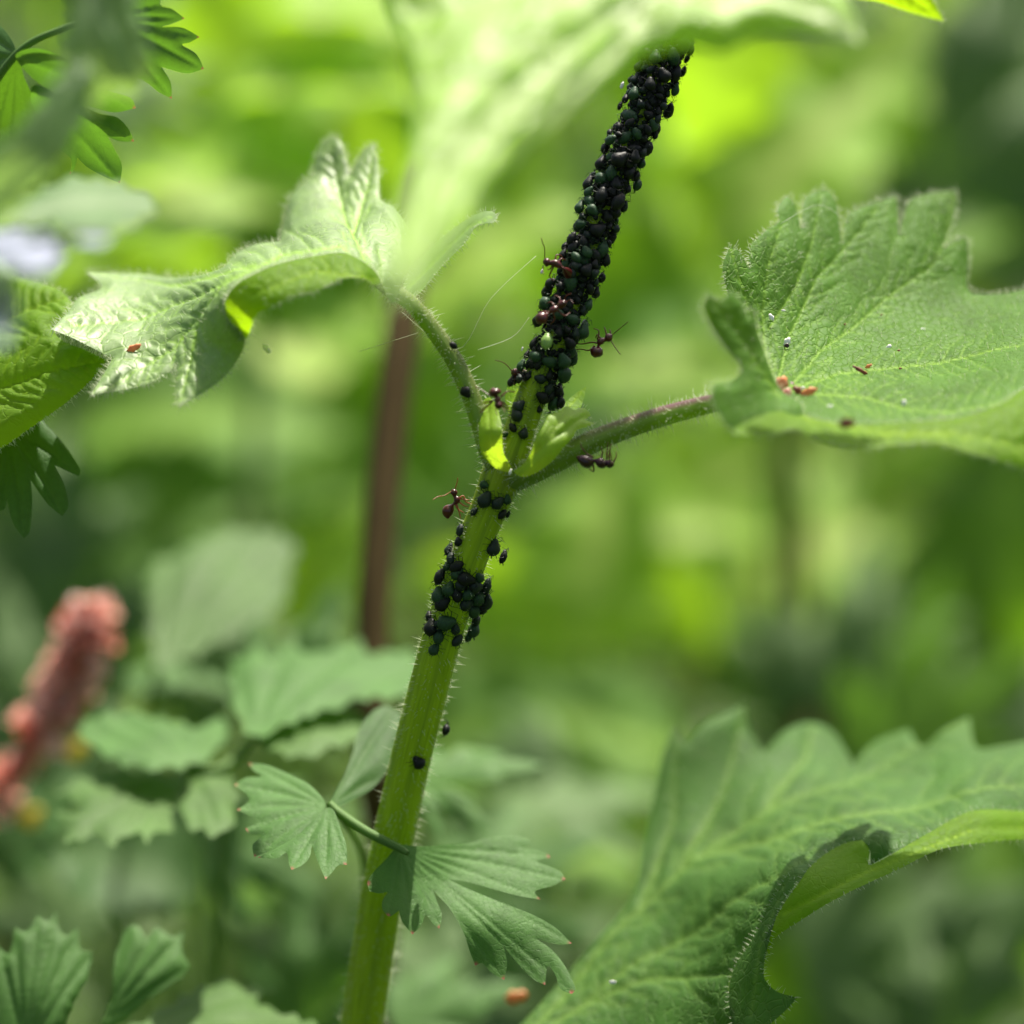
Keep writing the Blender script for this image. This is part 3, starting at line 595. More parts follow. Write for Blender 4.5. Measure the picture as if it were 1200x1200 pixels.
blade('leaflet', [dict(outline=g([(352, 285), (310, 325), (260, 372), (200, 408), (138, 440, 1), (200, 442), (230, 425), (236, 460), (245, 478, 1), (275, 465), (300, 440), (308, 402, 1), (322, 440), (338, 480), (351, 508, 1), (372, 485), (390, 465), (418, 462, 1), (415, 400), (398, 350), (376, 292)]),
     ctrl=[(a[0], a[1], a[2]) for a in g([(352, 285, 41.1), (138, 440, 40.5), (245, 478, 40.1), (350, 507, 40.0), (415, 465, 40.2), (396, 350, 40.7), (260, 372, 40.7)])], veins=fan(g([(358, 285)])[0], tL2), res=2.8, bulge=.04, vw=1.1, tips=tL2, tipr=2.4)], M['lobed'], A)
blade('leaflet', [dict(outline=g([(362, 275), (385, 225), (410, 180), (435, 115), (448, 60), (470, 15), (500, -20, 1), (540, -35), (585, -10, 1), (590, 40), (565, 100), (545, 160), (520, 200), (490, 230), (440, 258), (385, 280)]),
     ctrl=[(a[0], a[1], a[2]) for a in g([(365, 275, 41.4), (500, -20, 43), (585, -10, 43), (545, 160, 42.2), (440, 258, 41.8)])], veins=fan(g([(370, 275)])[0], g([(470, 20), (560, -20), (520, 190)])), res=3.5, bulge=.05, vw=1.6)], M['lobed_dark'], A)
V, F, UV, fr = pxtube([(386, 942, 41.3, 5), (400, 955, 41.2, 6), (430, 975, 41.0, 6), (466, 993, 40.8, 5), (478, 1000, 40.7, 3)], 8, 10)[2]; mk('leaf_stalk', V, F, M['stalk'], A, None, UV)
stalk_down([(392, 948, 41.3), (425, 1005, 44.2), (428, 1100, 45.2), (420, 1250, 46)], (sA[0], sA[1]), A, 3.5)

def simple_leaf(parent, outline, d, base, tips=(), mat='lobed', res=5, bulge=.07, vw=2, far=0.0, name='leaflet', tipc=False, teeth=(9, 30)):
    """leaf sheet whose far edge (higher in view) lies deeper by far per 100 px"""
    xs = [p[0] for p in outline]; ys = [p[1] for p in outline]; x0, x1, y0, y1 = min(xs), max(xs), min(ys), max(ys); cx, cy = (x0+x1)/2, (y0+y1)/2
    f = lambda x, y: (x, y, d + far * (cy - y) / 100.0 + .25 * (((x - cx) / 100) ** 2))
    ctrl = [f(x0, y0), f(x1, y0), f(x0, y1), f(x1, y1), (cx, cy, d - .15), f((x0+x1)/2, y0), f(cx, y1)]
    return blade(name, [dict(outline=outline, ctrl=ctrl, veins=fan(base, list(tips)) if tips else [], res=res, bulge=bulge, vw=vw, tips=tips if tipc else (), tipr=3, wob=.03, teeth=teeth)], M[mat], parent)

H = lambda pts: Z(0, 600, .5, pts)
sB = P(250, 1500, 50)
B = empty('lobed_leaf_sprig', (sB[0], sB[1], GROUND_Z), 'blurred lobed sprig between the red flower spike and the nettle stem', 'plant', 'parsley-like sprigs')
simple_leaf(B, H([(445, 600), (410, 610), (300, 600), (230, 610), (170, 630), (130, 655, 1), (185, 690), (135, 705, 1), (150, 745), (158, 778, 1), (200, 768), (240, 765), (270, 788, 1), (300, 758, 1), (320, 755), (345, 778, 1), (372, 755), (400, 745), (412, 700), (425, 645)]), 45.3, (220, 900), H([(135, 655), (158, 775), (270, 785), (345, 775), (400, 740)]), 'grey', far=3.0)
simple_leaf(B, H([(445, 600), (440, 640), (425, 690), (435, 740), (470, 750, 1), (510, 765), (550, 722), (560, 640), (500, 602)]), 45, (222, 900), H([(470, 748), (512, 762), (555, 680)]), 'grey', far=3.0)
simple_leaf(B, H([(445, 598), (400, 605), (300, 598), (230, 565), (195, 530), (180, 500), (250, 465, 1), (330, 470), (400, 485), (480, 500), (520, 470, 1), (540, 520), (500, 570)]), 46.5, (220, 900), H([(185, 505), (250, 470), (400, 480), (535, 500)]), 'lobed', far=3.0)
simple_leaf(B, H([(590, 530), (560, 490), (542, 430), (538, 345, 1), (600, 318), (635, 335), (690, 288, 1), (722, 330), (780, 315), (845, 300, 1), (880, 330), (960, 320), (990, 370), (970, 410), (930, 440), (860, 440), (790, 460), (700, 490), (640, 515)]), 47, (296, 864), H([(545, 350), (690, 292), (845, 305), (980, 360)]), 'lobed', far=3.0)
simple_leaf(B, H([(598, 532), (660, 500), (740, 475), (830, 470), (870, 500), (835, 540), (770, 560), (705, 580), (640, 562)]), 46, (299, 866), H([(835, 490), (760, 558), (690, 575)]), 'grey', far=3.5)
V, F, UV, fr = pxtube([(222, 900, 45.8, 5), (262, 900, 46, 6), (296, 864, 46.6, 5)], 8, 10)[2]; mk('leaf_stalk', V, F, M['stalk'], B, None, UV)
stalk_down([(262, 900, 46), (262, 960, 47.5), (255, 1150, 49), (250, 1300, 50)], (sB[0], sB[1]), B, 5)
sB3 = P(150, 1350, 58)
B3 = empty('broad_leaf_plant', (sB3[0], sB3[1], GROUND_Z), 'soft grey-green broad leaf standing above the lobed sprig, far out of focus', 'plant')
simple_leaf(B3, H([(370, 370), (350, 300), (345, 230), (345, 135), (400, 100), (480, 52, 1), (560, 40), (640, 42), (695, 70, 1), (682, 150), (665, 220), (600, 262), (520, 305), (440, 345)]), 52, (184, 784), H([(400, 100), (560, 45), (690, 75), (640, 235)]), 'grey', far=2.0, vw=4, name='leaf')
simple_leaf(B3, H([(560, 480), (520, 420), (400, 410), (330, 430), (290, 390), (360, 350), (450, 370), (540, 400)]), 54, (270, 830), H([(300, 390), (420, 380)]), 'lobed', far=2.0, vw=4, name='leaf')
stalk_down([(184, 784, 52), (170, 860, 54), (150, 1100, 57)], (sB3[0], sB3[1]), B3, 7)

sC = P(90, 1500, 47)
C_ = empty('lobed_leaf_sprig', (sC[0], sC[1], GROUND_Z), 'dark lobed leaves rising into the bottom left corner', 'plant', 'parsley-like sprigs')
simple_leaf(C_, H([(-60, 1040), (0, 1020, 1), (22, 1032), (35, 970, 1), (58, 985), (90, 942, 1), (108, 958), (130, 938, 1), (148, 990), (185, 972, 1), (188, 1020), (218, 1032, 1), (205, 1090), (175, 1150), (150, 1210), (100, 1280), (-60, 1280)]), 42.6, (30, 1230), H([(35, 972), (90, 945), (130, 940), (185, 975), (215, 1035), (0, 1022)]), 'lobed', res=4, far=.5, teeth=(2, 20))
simple_leaf(C_, H([(235, 1210), (262, 1130), (268, 1050), (292, 978, 1), (322, 968), (342, 1000, 1), (368, 972), (398, 992), (432, 984, 1), (428, 1030), (444, 1070), (400, 1110), (340, 1150), (290, 1195)]), 43.0, (120, 1200), H([(292, 980), (370, 975), (430, 987), (440, 1070)]), 'lobed', res=4, far=.5, teeth=(2, 20))
simple_leaf(C_, H([(290, 1215), (350, 1180), (430, 1130), (520, 1092, 1), (580, 1108), (642, 1120, 1), (605, 1150), (645, 1165, 1), (700, 1182), (750, 1210), (640, 1260), (460, 1280), (300, 1250)]), 43.8, (140, 1210), H([(520, 1095), (640, 1122), (700, 1185)]), 'grey', far=3, res=4)
V, F, UV, fr = pxtube([(30, 1230, 44, 5), (90, 1260, 44.5, 6), (140, 1212, 44, 4)], 8, 10)[2]; mk('leaf_stalk', V, F, M['stalk'], C_, None, UV)
stalk_down([(90, 1260, 44.6), (90, 1360, 46)], (sC[0], sC[1]), C_, 5)

# upper left: sharp sprig, dark sprig, blurred foreground sprig
T3 = lambda pts: Z(0, 0, 1 / 3, pts)
sD = P(-150, 900, 41)
D = empty('lobed_leaf_sprig', (sD[0], sD[1], GROUND_Z), 'sharp lobed sprig with pink-tipped teeth in the top left corner', 'plant', 'parsley-like sprigs')
tD = T3([(648, 65), (700, 130), (715, 242), (602, 345)])
oD = T3([(400, -60), (560, -60), (720, -10, 1), (640, 0), (568, -2), (565, 20), (605, 32), (650, 65, 1), (600, 85), (570, 95), (640, 97), (702, 130, 1), (665, 150), (640, 158), (690, 190), (717, 242, 1), (660, 258), (600, 245), (568, 235, 1), (600, 290), (604, 347, 1), (560, 325), (515, 290), (450, 250), (380, 180), (330, 60)])
blade('leaflet', [dict(outline=oD, ctrl=[(110, -20, 39), (240, -5, 39.6), (234, 22, 39.8), (239, 80, 40), (200, 115, 40.2), (125, 60, 39.3), (170, 95, 39.8)], veins=fan((120, 20), tD + [(235, -3)]), res=2.8, bulge=.06, vw=1.0, tips=tD, tipr=2)], M['lobed'], D)
tD2 = T3([(470, 497), (422, 642), (245, 612)])
blade('leaflet', [dict(outline=T3([(120, 300), (200, 330), (280, 370), (350, 400), (410, 412), (450, 450), (472, 497, 1), (420, 497), (378, 480, 1), (405, 530), (428, 580), (422, 644, 1), (370, 622), (310, 590), (272, 555, 1), (262, 590), (245, 614, 1), (250, 560), (190, 505), (145, 425), (110, 360)]), ctrl=[(45, 100, 39.3), (157, 165, 40), (140, 214, 40.1), (82, 204, 40.2), (45, 130, 39.8), (105, 130, 39.6)], veins=fan((45, 110), tD2), res=2.8, bulge=.06, vw=1.2, tips=tD2, tipr=2)], M['lobed'], D)
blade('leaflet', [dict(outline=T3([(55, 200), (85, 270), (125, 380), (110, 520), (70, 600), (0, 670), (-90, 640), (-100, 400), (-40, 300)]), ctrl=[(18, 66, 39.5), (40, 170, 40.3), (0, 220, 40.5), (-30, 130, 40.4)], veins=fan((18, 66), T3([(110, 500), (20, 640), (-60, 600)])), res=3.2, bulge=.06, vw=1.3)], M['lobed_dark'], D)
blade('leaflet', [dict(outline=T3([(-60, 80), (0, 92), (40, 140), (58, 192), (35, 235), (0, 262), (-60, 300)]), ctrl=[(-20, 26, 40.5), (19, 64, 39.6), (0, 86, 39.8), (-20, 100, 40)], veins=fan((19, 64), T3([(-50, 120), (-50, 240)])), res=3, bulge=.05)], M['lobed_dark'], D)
blade('leaflet', [dict(outline=T3([(55, 195), (130, 170), (230, 210), (330, 300), (460, 345), (478, 380, 1), (400, 395), (300, 370), (200, 330), (110, 270)]), ctrl=[(18, 65, 39.4), (77, 70, 39.2), (158, 126, 40), (70, 115, 39.6)], veins=fan((20, 66), T3([(475, 380), (330, 300)])), res=3.2, bulge=.05, tips=T3([(476, 380)]), tipr=2)], M['lobed'], D)
V, F, UV, fr = pxtube([(120, 20, 39.3, 3.5), (70, 35, 39.3, 4), (18, 65, 39.5, 4.5), (-40, 150, 40, 5)], 8, 10)[2]; mk('leaf_stalk', V, F, M['stalk'], D, None, UV)
stalk_down([(-40, 150, 40), (-110, 400, 40.5)], (sD[0], sD[1]), D, 5)

sH = P(-120, 1000, 42)
Hh = empty('lobed_leaf_sprig', (sH[0], sH[1], GROUND_Z), 'shaded dark green lobed leaflets hanging below the lime nettle leaf', 'plant', 'parsley-like sprigs')
tH = q([(187, 812), (148, 908), (57, 960), (10, 890)])
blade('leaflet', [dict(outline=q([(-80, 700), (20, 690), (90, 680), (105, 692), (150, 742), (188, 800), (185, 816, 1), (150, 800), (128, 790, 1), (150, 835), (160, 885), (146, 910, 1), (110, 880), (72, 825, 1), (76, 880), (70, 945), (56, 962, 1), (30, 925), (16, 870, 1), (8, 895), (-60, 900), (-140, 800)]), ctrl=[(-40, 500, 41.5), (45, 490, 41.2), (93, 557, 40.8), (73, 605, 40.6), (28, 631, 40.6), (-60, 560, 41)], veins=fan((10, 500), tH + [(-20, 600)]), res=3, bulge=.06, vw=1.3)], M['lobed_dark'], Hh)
stalk_down([(10, 500, 41.3), (-50, 520, 41.8), (-110, 700, 42)], (sH[0], sH[1]), Hh, 4)

sE = P(-260, 1500, 34)
E = empty('lobed_leaf_sprig', (sE[0], sE[1], GROUND_Z), 'very blurred grey-green foreground leaves over the top left corner', 'plant', 'parsley-like sprigs')
simple_leaf(E, T3([(240, -80), (460, -80), (505, 80), (535, 200), (520, 290), (440, 350, 1), (380, 330), (330, 430, 1), (300, 330), (240, 250), (190, 190), (230, 80)]), 33.5, (110, -20), T3([(520, 290), (330, 425), (200, 190)]), 'fore_dim', bulge=.12, vw=6)
simple_leaf(E, T3([(-120, 820), (-120, 560), (0, 500), (100, 400), (180, 290), (240, 215), (330, 225), (325, 330), (300, 430), (220, 560), (120, 680), (0, 800)]), 33, (-40, 260), T3([(280, 225), (330, 300), (250, 500)]), 'fore_dim', bulge=.12, vw=6)
simple_leaf(E, T3([(-120, 820), (0, 740), (100, 690), (200, 640), (330, 630), (450, 650), (540, 700, 1), (560, 735), (480, 790), (360, 845, 1), (250, 825), (150, 790), (0, 800)]), 34.5, (-40, 260), T3([(540, 715), (350, 840), (100, 780)]), 'fore_dim', bulge=.12, vw=5, far=5)
simple_leaf(E, T3([(-120, 850), (0, 900), (50, 960), (60, 1050), (40, 1130), (-20, 1220), (-120, 1200)]), 34, (-40, 280), T3([(50, 1000), (0, 1200)]), 'fore_dim', bulge=.1, vw=5, far=6)
stalk_down([(-40, 262, 34), (-150, 500, 34), (-240, 900, 34)], (sE[0], sE[1]), E, 6)
E2 = empty('glare_leaf', P(-40, 400, 35.5), 'blurred bluish white petals below the foreground leaves at the left edge', 'flower')  # leaf sheets whose pale colour imitates the sky reflected on them
simple_leaf(E2, T3([(-30, 790), (60, 800), (140, 790), (195, 820), (215, 880), (200, 935), (140, 955), (80, 950), (20, 920), (-60, 900)]), 32.5, (0, 290), (), 'petal', bulge=.05, far=6, name='petal')  # each petal sheet here is a leaf patch painted with sky glare
simple_leaf(E2, T3([(260, 800), (330, 790), (380, 820), (350, 865), (290, 860)]), 33, (90, 270), (), 'petal', bulge=.02, far=6, name='petal')  # leaf patch painted with sky glare
simple_leaf(E2, T3([(-60, 1020), (10, 1010), (60, 1060), (50, 1170), (0, 1200), (-60, 1190)]), 32.5, (0, 350), (), 'petal', bulge=.02, far=6, name='petal')  # leaf patch painted with sky glare
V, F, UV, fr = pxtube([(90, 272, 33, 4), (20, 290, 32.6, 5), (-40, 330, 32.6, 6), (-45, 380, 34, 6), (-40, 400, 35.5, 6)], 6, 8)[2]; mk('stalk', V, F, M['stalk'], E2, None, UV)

# ------------------------------------------------------------------ aphids
def aphid_mesh(name, mat, seed, fat=1.0):
    r = random.Random(seed); V = []; F = []
    n, m = 10, 10
    prof = [(0, 0.02), (.06, .20), (.16, .27), (.26, .33), (.40, .44), (.58, .50 * fat), (.74, .47 * fat), (.88, .32 * fat), (.96, .16), (1.0, .02)]
    for (t, w) in prof:
        for k in range(m):
            a = 2 * math.pi * k / m; z = math.sin(a) * w * (.86 if math.sin(a) > 0 else .55)
            V.append(((.5 - t) * 1.25, math.cos(a) * w, z + .30))
    for i in range(len(prof) - 1):
        for k in range(m):
            k2 = (k + 1) % m; F.append((i*m+k, (i+1)*m+k, (i+1)*m+k2, i*m+k2))
    def rod(a, b, ra, rb):
        a = np.array(a, float); b = np.array(b, float); d = (b - a) / np.linalg.norm(b - a); u = np.cross(d, [.1, .3, .9]); u /= np.linalg.norm(u); v = np.cross(d, u); n0 = len(V)
        for q_, rr in ((a, ra), (b, rb)):
            for k in range(3): t = k * 2.094; V.append(tuple(q_ + (u * math.cos(t) + v * math.sin(t)) * rr))
        for k in range(3): k2 = (k + 1) % 3; F.append((n0+k, n0+k2, n0+3+k2, n0+3+k))
    for s in (-1, 1):
        for (x0, x1) in ((.32, .62), (.18, .16), (.05, -.38)):
            kx = (x0 + x1) / 2 + r.uniform(-.05, .05); rod((x0, s * .25, .22), (kx, s * .58, .42), .035, .028); rod((kx, s * .58, .42), (x1 + r.uniform(-.08, .08), s * .80, -.02), .026, .014)
        rod((.60, s * .08, .34), (.80, s * .32, .50), .024, .018); rod((.80, s * .32, .50), (.45, s * .62, .58), .018, .010)   # antennae
        rod((-.42, s * .22, .42), (-.68, s * .28, .60), .035, .025)                                                        # cornicles
    rod((-.60, 0, .30), (-.76, 0, .32), .04, .015)
    me = bpy.data.meshes.new(name); me.from_pydata(V, [], F); me.polygons.foreach_set('use_smooth', [True] * len(me.polygons)); me.materials.append(M[mat]); return me
AM = {k: [aphid_mesh('aphid', m, i * 10 + j, f) for j, f in enumerate((.85, 1.0, 1.1))] for i, (k, m) in enumerate((('black', 'aphid_black'), ('green', 'aphid_green'), ('teal', 'aphid_teal'), ('pale', 'aphid_pale')))}
def put_aphid(p, n, t, size, kind, label, group='aphids on the nettle stem', ang=None):
    o = bpy.data.objects.new('aphid', random.choice(AM[kind])); COL.objects.link(o)
    n = Vector(n).normalized(); t = Vector(t); t = (t - n * t.dot(n)).normalized(); b = n.cross(t)
    a = random.gauss(0, .8) if ang is None else ang; x = t * math.cos(a) + b * math.sin(a); y = n.cross(x)
    m = Matrix((x, y, n)).transposed().to_4x4(); m.translation = Vector(p); o.matrix_world = m @ Matrix.Diagonal((size, size, size, 1))
    tag(o, label, 'aphid', group); return o
LBL = {('black', 0): 'tiny black aphid packed into the dense crowd on the shaded upper stem', ('green', 0): 'plump dark green aphid among black ones in the crowd on the upper stem', ('teal', 0): 'blue-black aphid in the dense crowd on the upper stem'}
placed = []
tries = 0
while len(placed) < 245 and tries < 12000:
    tries += 1
    s = random.random(); py = 30 + s * 440 if random.random() > .0 else 0
    k = int(np.argmin(abs(sc_px[:, 1] - py))); cx = sc_px[k, 0]; th = random.uniform(-1.9, 1.9)
    R = sc_r[k]; t2 = sc_px[k+1] - sc_px[k-1]; t2 = t2 / np.linalg.norm(t2); nr = np.array([-t2[1], t2[0]]); nr = nr * np.sign(nr[0])
    ax = P(*sc_px[k], sc_d[k]); td = P(*(sc_px[k] + t2), sc_d[k]) - ax; td /= np.linalg.norm(td); sd = P(*(sc_px[k] + nr), sc_d[k]) - ax; sd /= np.linalg.norm(sd); tw = np.cross(td, sd); tw *= -np.sign(tw @ FWD)
    n = sd * math.sin(th) + tw * math.cos(th)
    # leave the bare patch of stem above the node, and some stem showing down the middle
    if py > 446 and -.75 < th < .55: continue
    if py > 462: continue
    if -.28 < th < .42 and random.random() < .3: continue
    if abs(py - 403) < 13 and abs(cx + math.sin(th) * R - 643) < 13: continue
    size = random.choice([.085, .11, .13, .15, .175]) * random.uniform(.9, 1.12)
    lift = random.choice([0, 0.03, 0.08, .15]); p = ax + n * (R / 100 * sc_d[k] / 40 + lift * .6)
    if any(np.linalg.norm(p - q_) < (size + s_) * .37 for q_, s_ in placed): continue
    placed.append((p, size))
    r = random.random(); kind = ('green' if size > .125 and r < (.6 if th < -.2 or py > 330 else .3) else 'teal' if r < .3 else 'black')
    band = ['near its top', 'in its upper part', 'halfway down', 'level with the ants', 'at its foot'][min(4, int((py - 30) / 86.5))]
    where = 'on the left flank of' if th < -.8 else 'on the right flank of' if th > .8 else 'on the front of'
    lab = ('plump ' if size > .14 else 'small ') + {'green': 'green', 'teal': 'bluish', 'black': 'black'}[kind] + f' aphid {where} the crowd, {band}'
    put_aphid(p, n, td, size, kind, lab, 'aphids crowding the upper stem')
ndense = len(placed)
def nymphs():
    V = []; F = []; src = [AM['black'][0], AM['teal'][1]]
    for _ in range(900):
        py = random.uniform(20, 452); k = int(np.argmin(abs(sc_px[:, 1] - py))); th = random.uniform(-1.8, 1.8)
        if py > 430 and -.7 < th < .5: continue
        u = (py - sc_px[k, 1]) / (sc_px[k+1, 1] - sc_px[k, 1] + 1e-6); R = sc_r[k]; cpx = sc_px[k] * (1 - u) + sc_px[k+1] * u; t2 = sc_px[k+1] - sc_px[k-1]; t2 = t2 / np.linalg.norm(t2); nr = np.array([-t2[1], t2[0]]); nr = nr * np.sign(nr[0])
        ax = P(*cpx, sc_d[k]); td = P(*(cpx + t2), sc_d[k]) - ax; td /= np.linalg.norm(td); sd = P(*(cpx + nr), sc_d[k]) - ax; sd /= np.linalg.norm(sd); tw = np.cross(td, sd); tw *= -np.sign(tw @ FWD)
        n = sd * math.sin(th) + tw * math.cos(th); a = random.uniform(0, 6.28); b = np.cross(n, td); x = td * math.cos(a) + b * math.sin(a); y = np.cross(n, x)
        sz = random.uniform(.05, .085); me = random.choice(src); n0 = len(V); p = ax + n * (R / 100 * sc_d[k] / 40)
        V += [p + (x * v.co.x + y * v.co.y + n * v.co.z) * sz for v in me.vertices[:100]]
        F += [tuple(i + n0 for i in f.vertices) for f in me.polygons if max(f.vertices) < 100]
    o = mk('aphid_nymphs', V, F, M['aphid_black']); tag(o, 'carpet of tiny black nymphs filling the gaps in the aphid crowd', 'aphids', None, 'stuff')
nymphs()
p, n, t = on_stem(643, 403, .05); put_aphid(p, n + np.array([0, 0, .2]), t, .17, 'pale', 'single pale yellow-green aphid standing out among the dark ones', None, .3)
lowl = [(602, 502, .10), (613, 508, .11), (593, 510, .08), (569, 569, .10), (570, 586, .17), (583, 589, .14), (593, 585, .10), (587, 602, .11), (594, 602, .07), (557, 600, .09), (575, 640, .17), (586, 651, .12), (542, 622, .12), (539, 635, .10),
        (530, 645, .13), (531, 655, .11), (537, 664, .13), (520, 677, .15), (528, 690, .13), (517, 698, .15), (521, 707, .15), (546, 678, .15), (555, 686, .14), (565, 686, .15), (541, 684, .12), (548, 694, .14), (557, 699, .15), (565, 703, .16), (545, 707, .13), (551, 714, .14), (562, 711, .12),
        (505, 722, .09), (508, 735, .15), (524, 729, .16), (515, 745, .13), (550, 735, .16), (553, 726, .14), (534, 749, .12), (510, 760, .11), (546, 745, .10), (537, 672, .12), (536, 697, .12), (560, 676, .10), (527, 664, .10), (518, 731, .12), (533, 736, .10)]
for (x, y, s) in lowl:
    p, n, t = on_stem(x, y, .0); kind = 'black' if random.random() < .45 else ('teal' if random.random() < .6 else 'green')
    col = {'black': 'black', 'teal': 'blue-black', 'green': 'dark green'}[kind]
    if y < 520: lab = f'{col} aphid on the bare stem just above the fork'
    elif y < 612: lab = f'{col} aphid in the small patch just below the fork'
    elif y < 660: lab = f'{col} aphid on the stem between the fork patch and the lower cluster'
    else: lab = f'{"plump" if s > .135 else "small"} {col} aphid ' + ('at the top of' if y < 685 else 'in the middle of' if y < 715 else 'at the foot of') + ' the lower cluster'
    put_aphid(p, n, t, s * (1.2 if y > 650 else 1.05), kind, lab, 'aphids on the lower stem')
for (x, y, s, lab) in ((490, 891, .15, 'lone dark aphid on the front of the lower stem'), (519, 854, .14, 'lone dark aphid on the right edge of the lower stem'), (633, 465, .13, 'black aphid alone on the bare green patch above the fork'),
                       (610, 477, .14, 'dark teal aphid on the left edge of stem above the fork'), (607, 487, .15, 'round blue-green aphid beside the left stipule'), (631, 480, .07, 'tiny green aphid near the right stipule'), (652, 470, .15, 'black aphid at the right foot of the crowd'), (650, 455, .15, 'black aphid on the right stem edge above the pointed bud')):
    p, n, t = on_stem(x, y, 0); put_aphid(p, n, t, s, 'teal' if 'teal' in lab or 'blue' in lab else 'black', lab, None)
put_aphid(P(546, 460, 39.68), -FWD, RIGHT * .2 - UP, .12, 'black', 'black aphid on the left petiole near the fork', None)
put_aphid(P(530, 405, 39.69), -FWD + RIGHT * .6, RIGHT * .4 - UP, .09, 'black', 'small black aphid high on the left petiole edge', None)

# ------------------------------------------------------------------ ants
def ant(label, spine, legs, ants_, d, legmat='ant_leg', bodymat='ant', dd=0.0, mand=None, eye=None):
    """spine: (px, py, radius px[, depth offset]) from head to tail; legs: polylines with depth offsets going towards what it stands on"""
    cx = np.mean([s[0] for s in spine]); cy = np.mean([s[1] for s in spine])
    o = empty('ant', P(cx, cy, d), label, 'ant', 'red ants tending the aphids')
    c = catmull([(s[0], s[1], d + (s[3] if len(s) > 3 else 0), s[2]) for s in spine], 6); c[:, 3] = np.maximum(c[:, 3] * 1.2, .25)
    path = P(c[:, 0], c[:, 1], c[:, 2]); V, F, UV, fr = tube(path, c[:, 3] / 100 * d / 40, 14)
    mk('body', V, F, M[bodymat], o, None, UV)
    for lg in legs:
        pts = [(x, y, d + (i * dd), 1.1 - .6 * i / max(1, len(lg) - 1)) for i, (x, y) in enumerate(lg)]
        c = catmull(pts, 3); V, F, UV, fr = tube(P(c[:, 0], c[:, 1], c[:, 2]), c[:, 3] / 100, 6); mk('leg', V, F, M[legmat], o, None, UV)
    for a in ants_:
        pts = [(x, y, d - .05 * i, .55 - .15 * i / len(a)) for i, (x, y) in enumerate(a)]
        c = catmull(pts, 4); V, F, UV, fr = tube(P(c[:, 0], c[:, 1], c[:, 2]), c[:, 3] / 100, 6); mk('antenna', V, F, M[legmat], o, None, UV)
    if eye:
        for (ex, ey) in eye:
            V = []; F = []; c0 = P(ex, ey, d - .045)
            for i in range(5):
                for k in range(8):
                    a = math.pi * i / 4; b_ = 2 * math.pi * k / 8; V.append(c0 + .011 * np.array([math.sin(a) * math.cos(b_), math.sin(a) * math.sin(b_), math.cos(a)]))
            for i in range(4):
                for k in range(8): F.append((i*8+k, i*8+(k+1) % 8, (i+1)*8+(k+1) % 8, (i+1)*8+k))
            mk('eye', V, F, M['ant_dark'], o)
    return o
ant('red-brown ant leaning out from the left of the upper stem with one antenna raised', [(636.5, 308, 1.0), (638.5, 307.5, 3.4), (641.5, 307.5, 4.3), (644.5, 308, 2.6), (647, 308, 2.9), (651, 308.5, 3.6), (655, 311, 3.2), (658, 313, 1.6), (661, 315, 1.5), (664, 318, 4, .1), (668, 323, 5, .2), (673, 330, .5, .3)],
    [[(651, 306), (652, 299), (657.5, 299.5), (660, 304)], [(650, 311), (644, 323), (648.5, 328.5)], [(648, 310), (645, 315), (641.5, 316)], [(654, 308), (658, 303), (663, 305)]], [[(638.5, 304), (638.3, 291), (636, 285), (634.5, 279)], [(637, 311), (636, 316), (637, 322)]], 39.72, dd=.03, eye=[(640.5, 306)])
ant('dark red ant climbing over the aphids on the front of the upper stem', [(664, 353, .6, -.02), (661, 355, 3.2, -.02), (657.5, 357.5, 3.8), (654, 360, 2.2), (651, 362, 3.4), (647, 364, 3.0), (644, 366.5, 1.4), (641.5, 368, 1.6), (638.5, 370, 4.6), (635, 373, 6.2), (632, 376, 5.0), (630, 379, 1)],
    [[(650, 359), (646, 354), (641, 355)], [(645, 366), (637, 365), (631, 366)], [(654, 364), (662, 370), (668, 366)], [(648, 366), (650, 374), (645, 380)], [(655, 357), (656, 349), (650, 346)]], [[(663, 355), (668, 351), (672, 356)], [(662, 353), (663, 347), (669, 344)]], 39.52, dd=.04)
ant('red-brown ant hanging off the right side of the stem against the green', [(717.5, 392.5, .8), (715, 394, 3.4), (712, 396.5, 4.0), (709, 398, 2.0), (706, 399, 3.0), (703, 401, 3.3), (701.5, 404.5, 1.5), (701, 406, 1.7), (700.5, 409, 5.2), (699, 412.5, 6.6), (697.5, 416.5, 4.6), (697, 419, .8)],
    [[(700, 398), (702, 388), (695.5, 385)], [(711, 394), (709.5, 387), (708, 383)], [(697, 405), (690, 410.5), (679.5, 409), (666, 411)], [(703, 403), (694, 401), (682, 403), (668, 402)], [(704, 397), (700, 392), (698, 396)], [(715, 392), (715.5, 388), (714, 386)]], [[(716.5, 393), (724, 387), (730, 382), (736, 377)], [(716, 399), (721, 407), (727, 415)]], 39.9, dd=.02, eye=[(713.5, 394.5)])
ant('ant almost hidden behind the stem, only head and antenna showing left of it', [(599, 438, .8), (601.5, 437, 3.2), (604.5, 436, 3.9), (607.5, 435.5, 2.8), (611, 436, 3, .15), (615, 438, 4, .3), (620, 441, .8, .4)],
    [[(602, 439), (597, 445), (595, 451)], [(605, 439), (602, 447), (604, 452)]], [[(600, 435), (594, 428), (588, 424), (580, 422)]], 39.95, legmat='ant_leg', dd=.02)
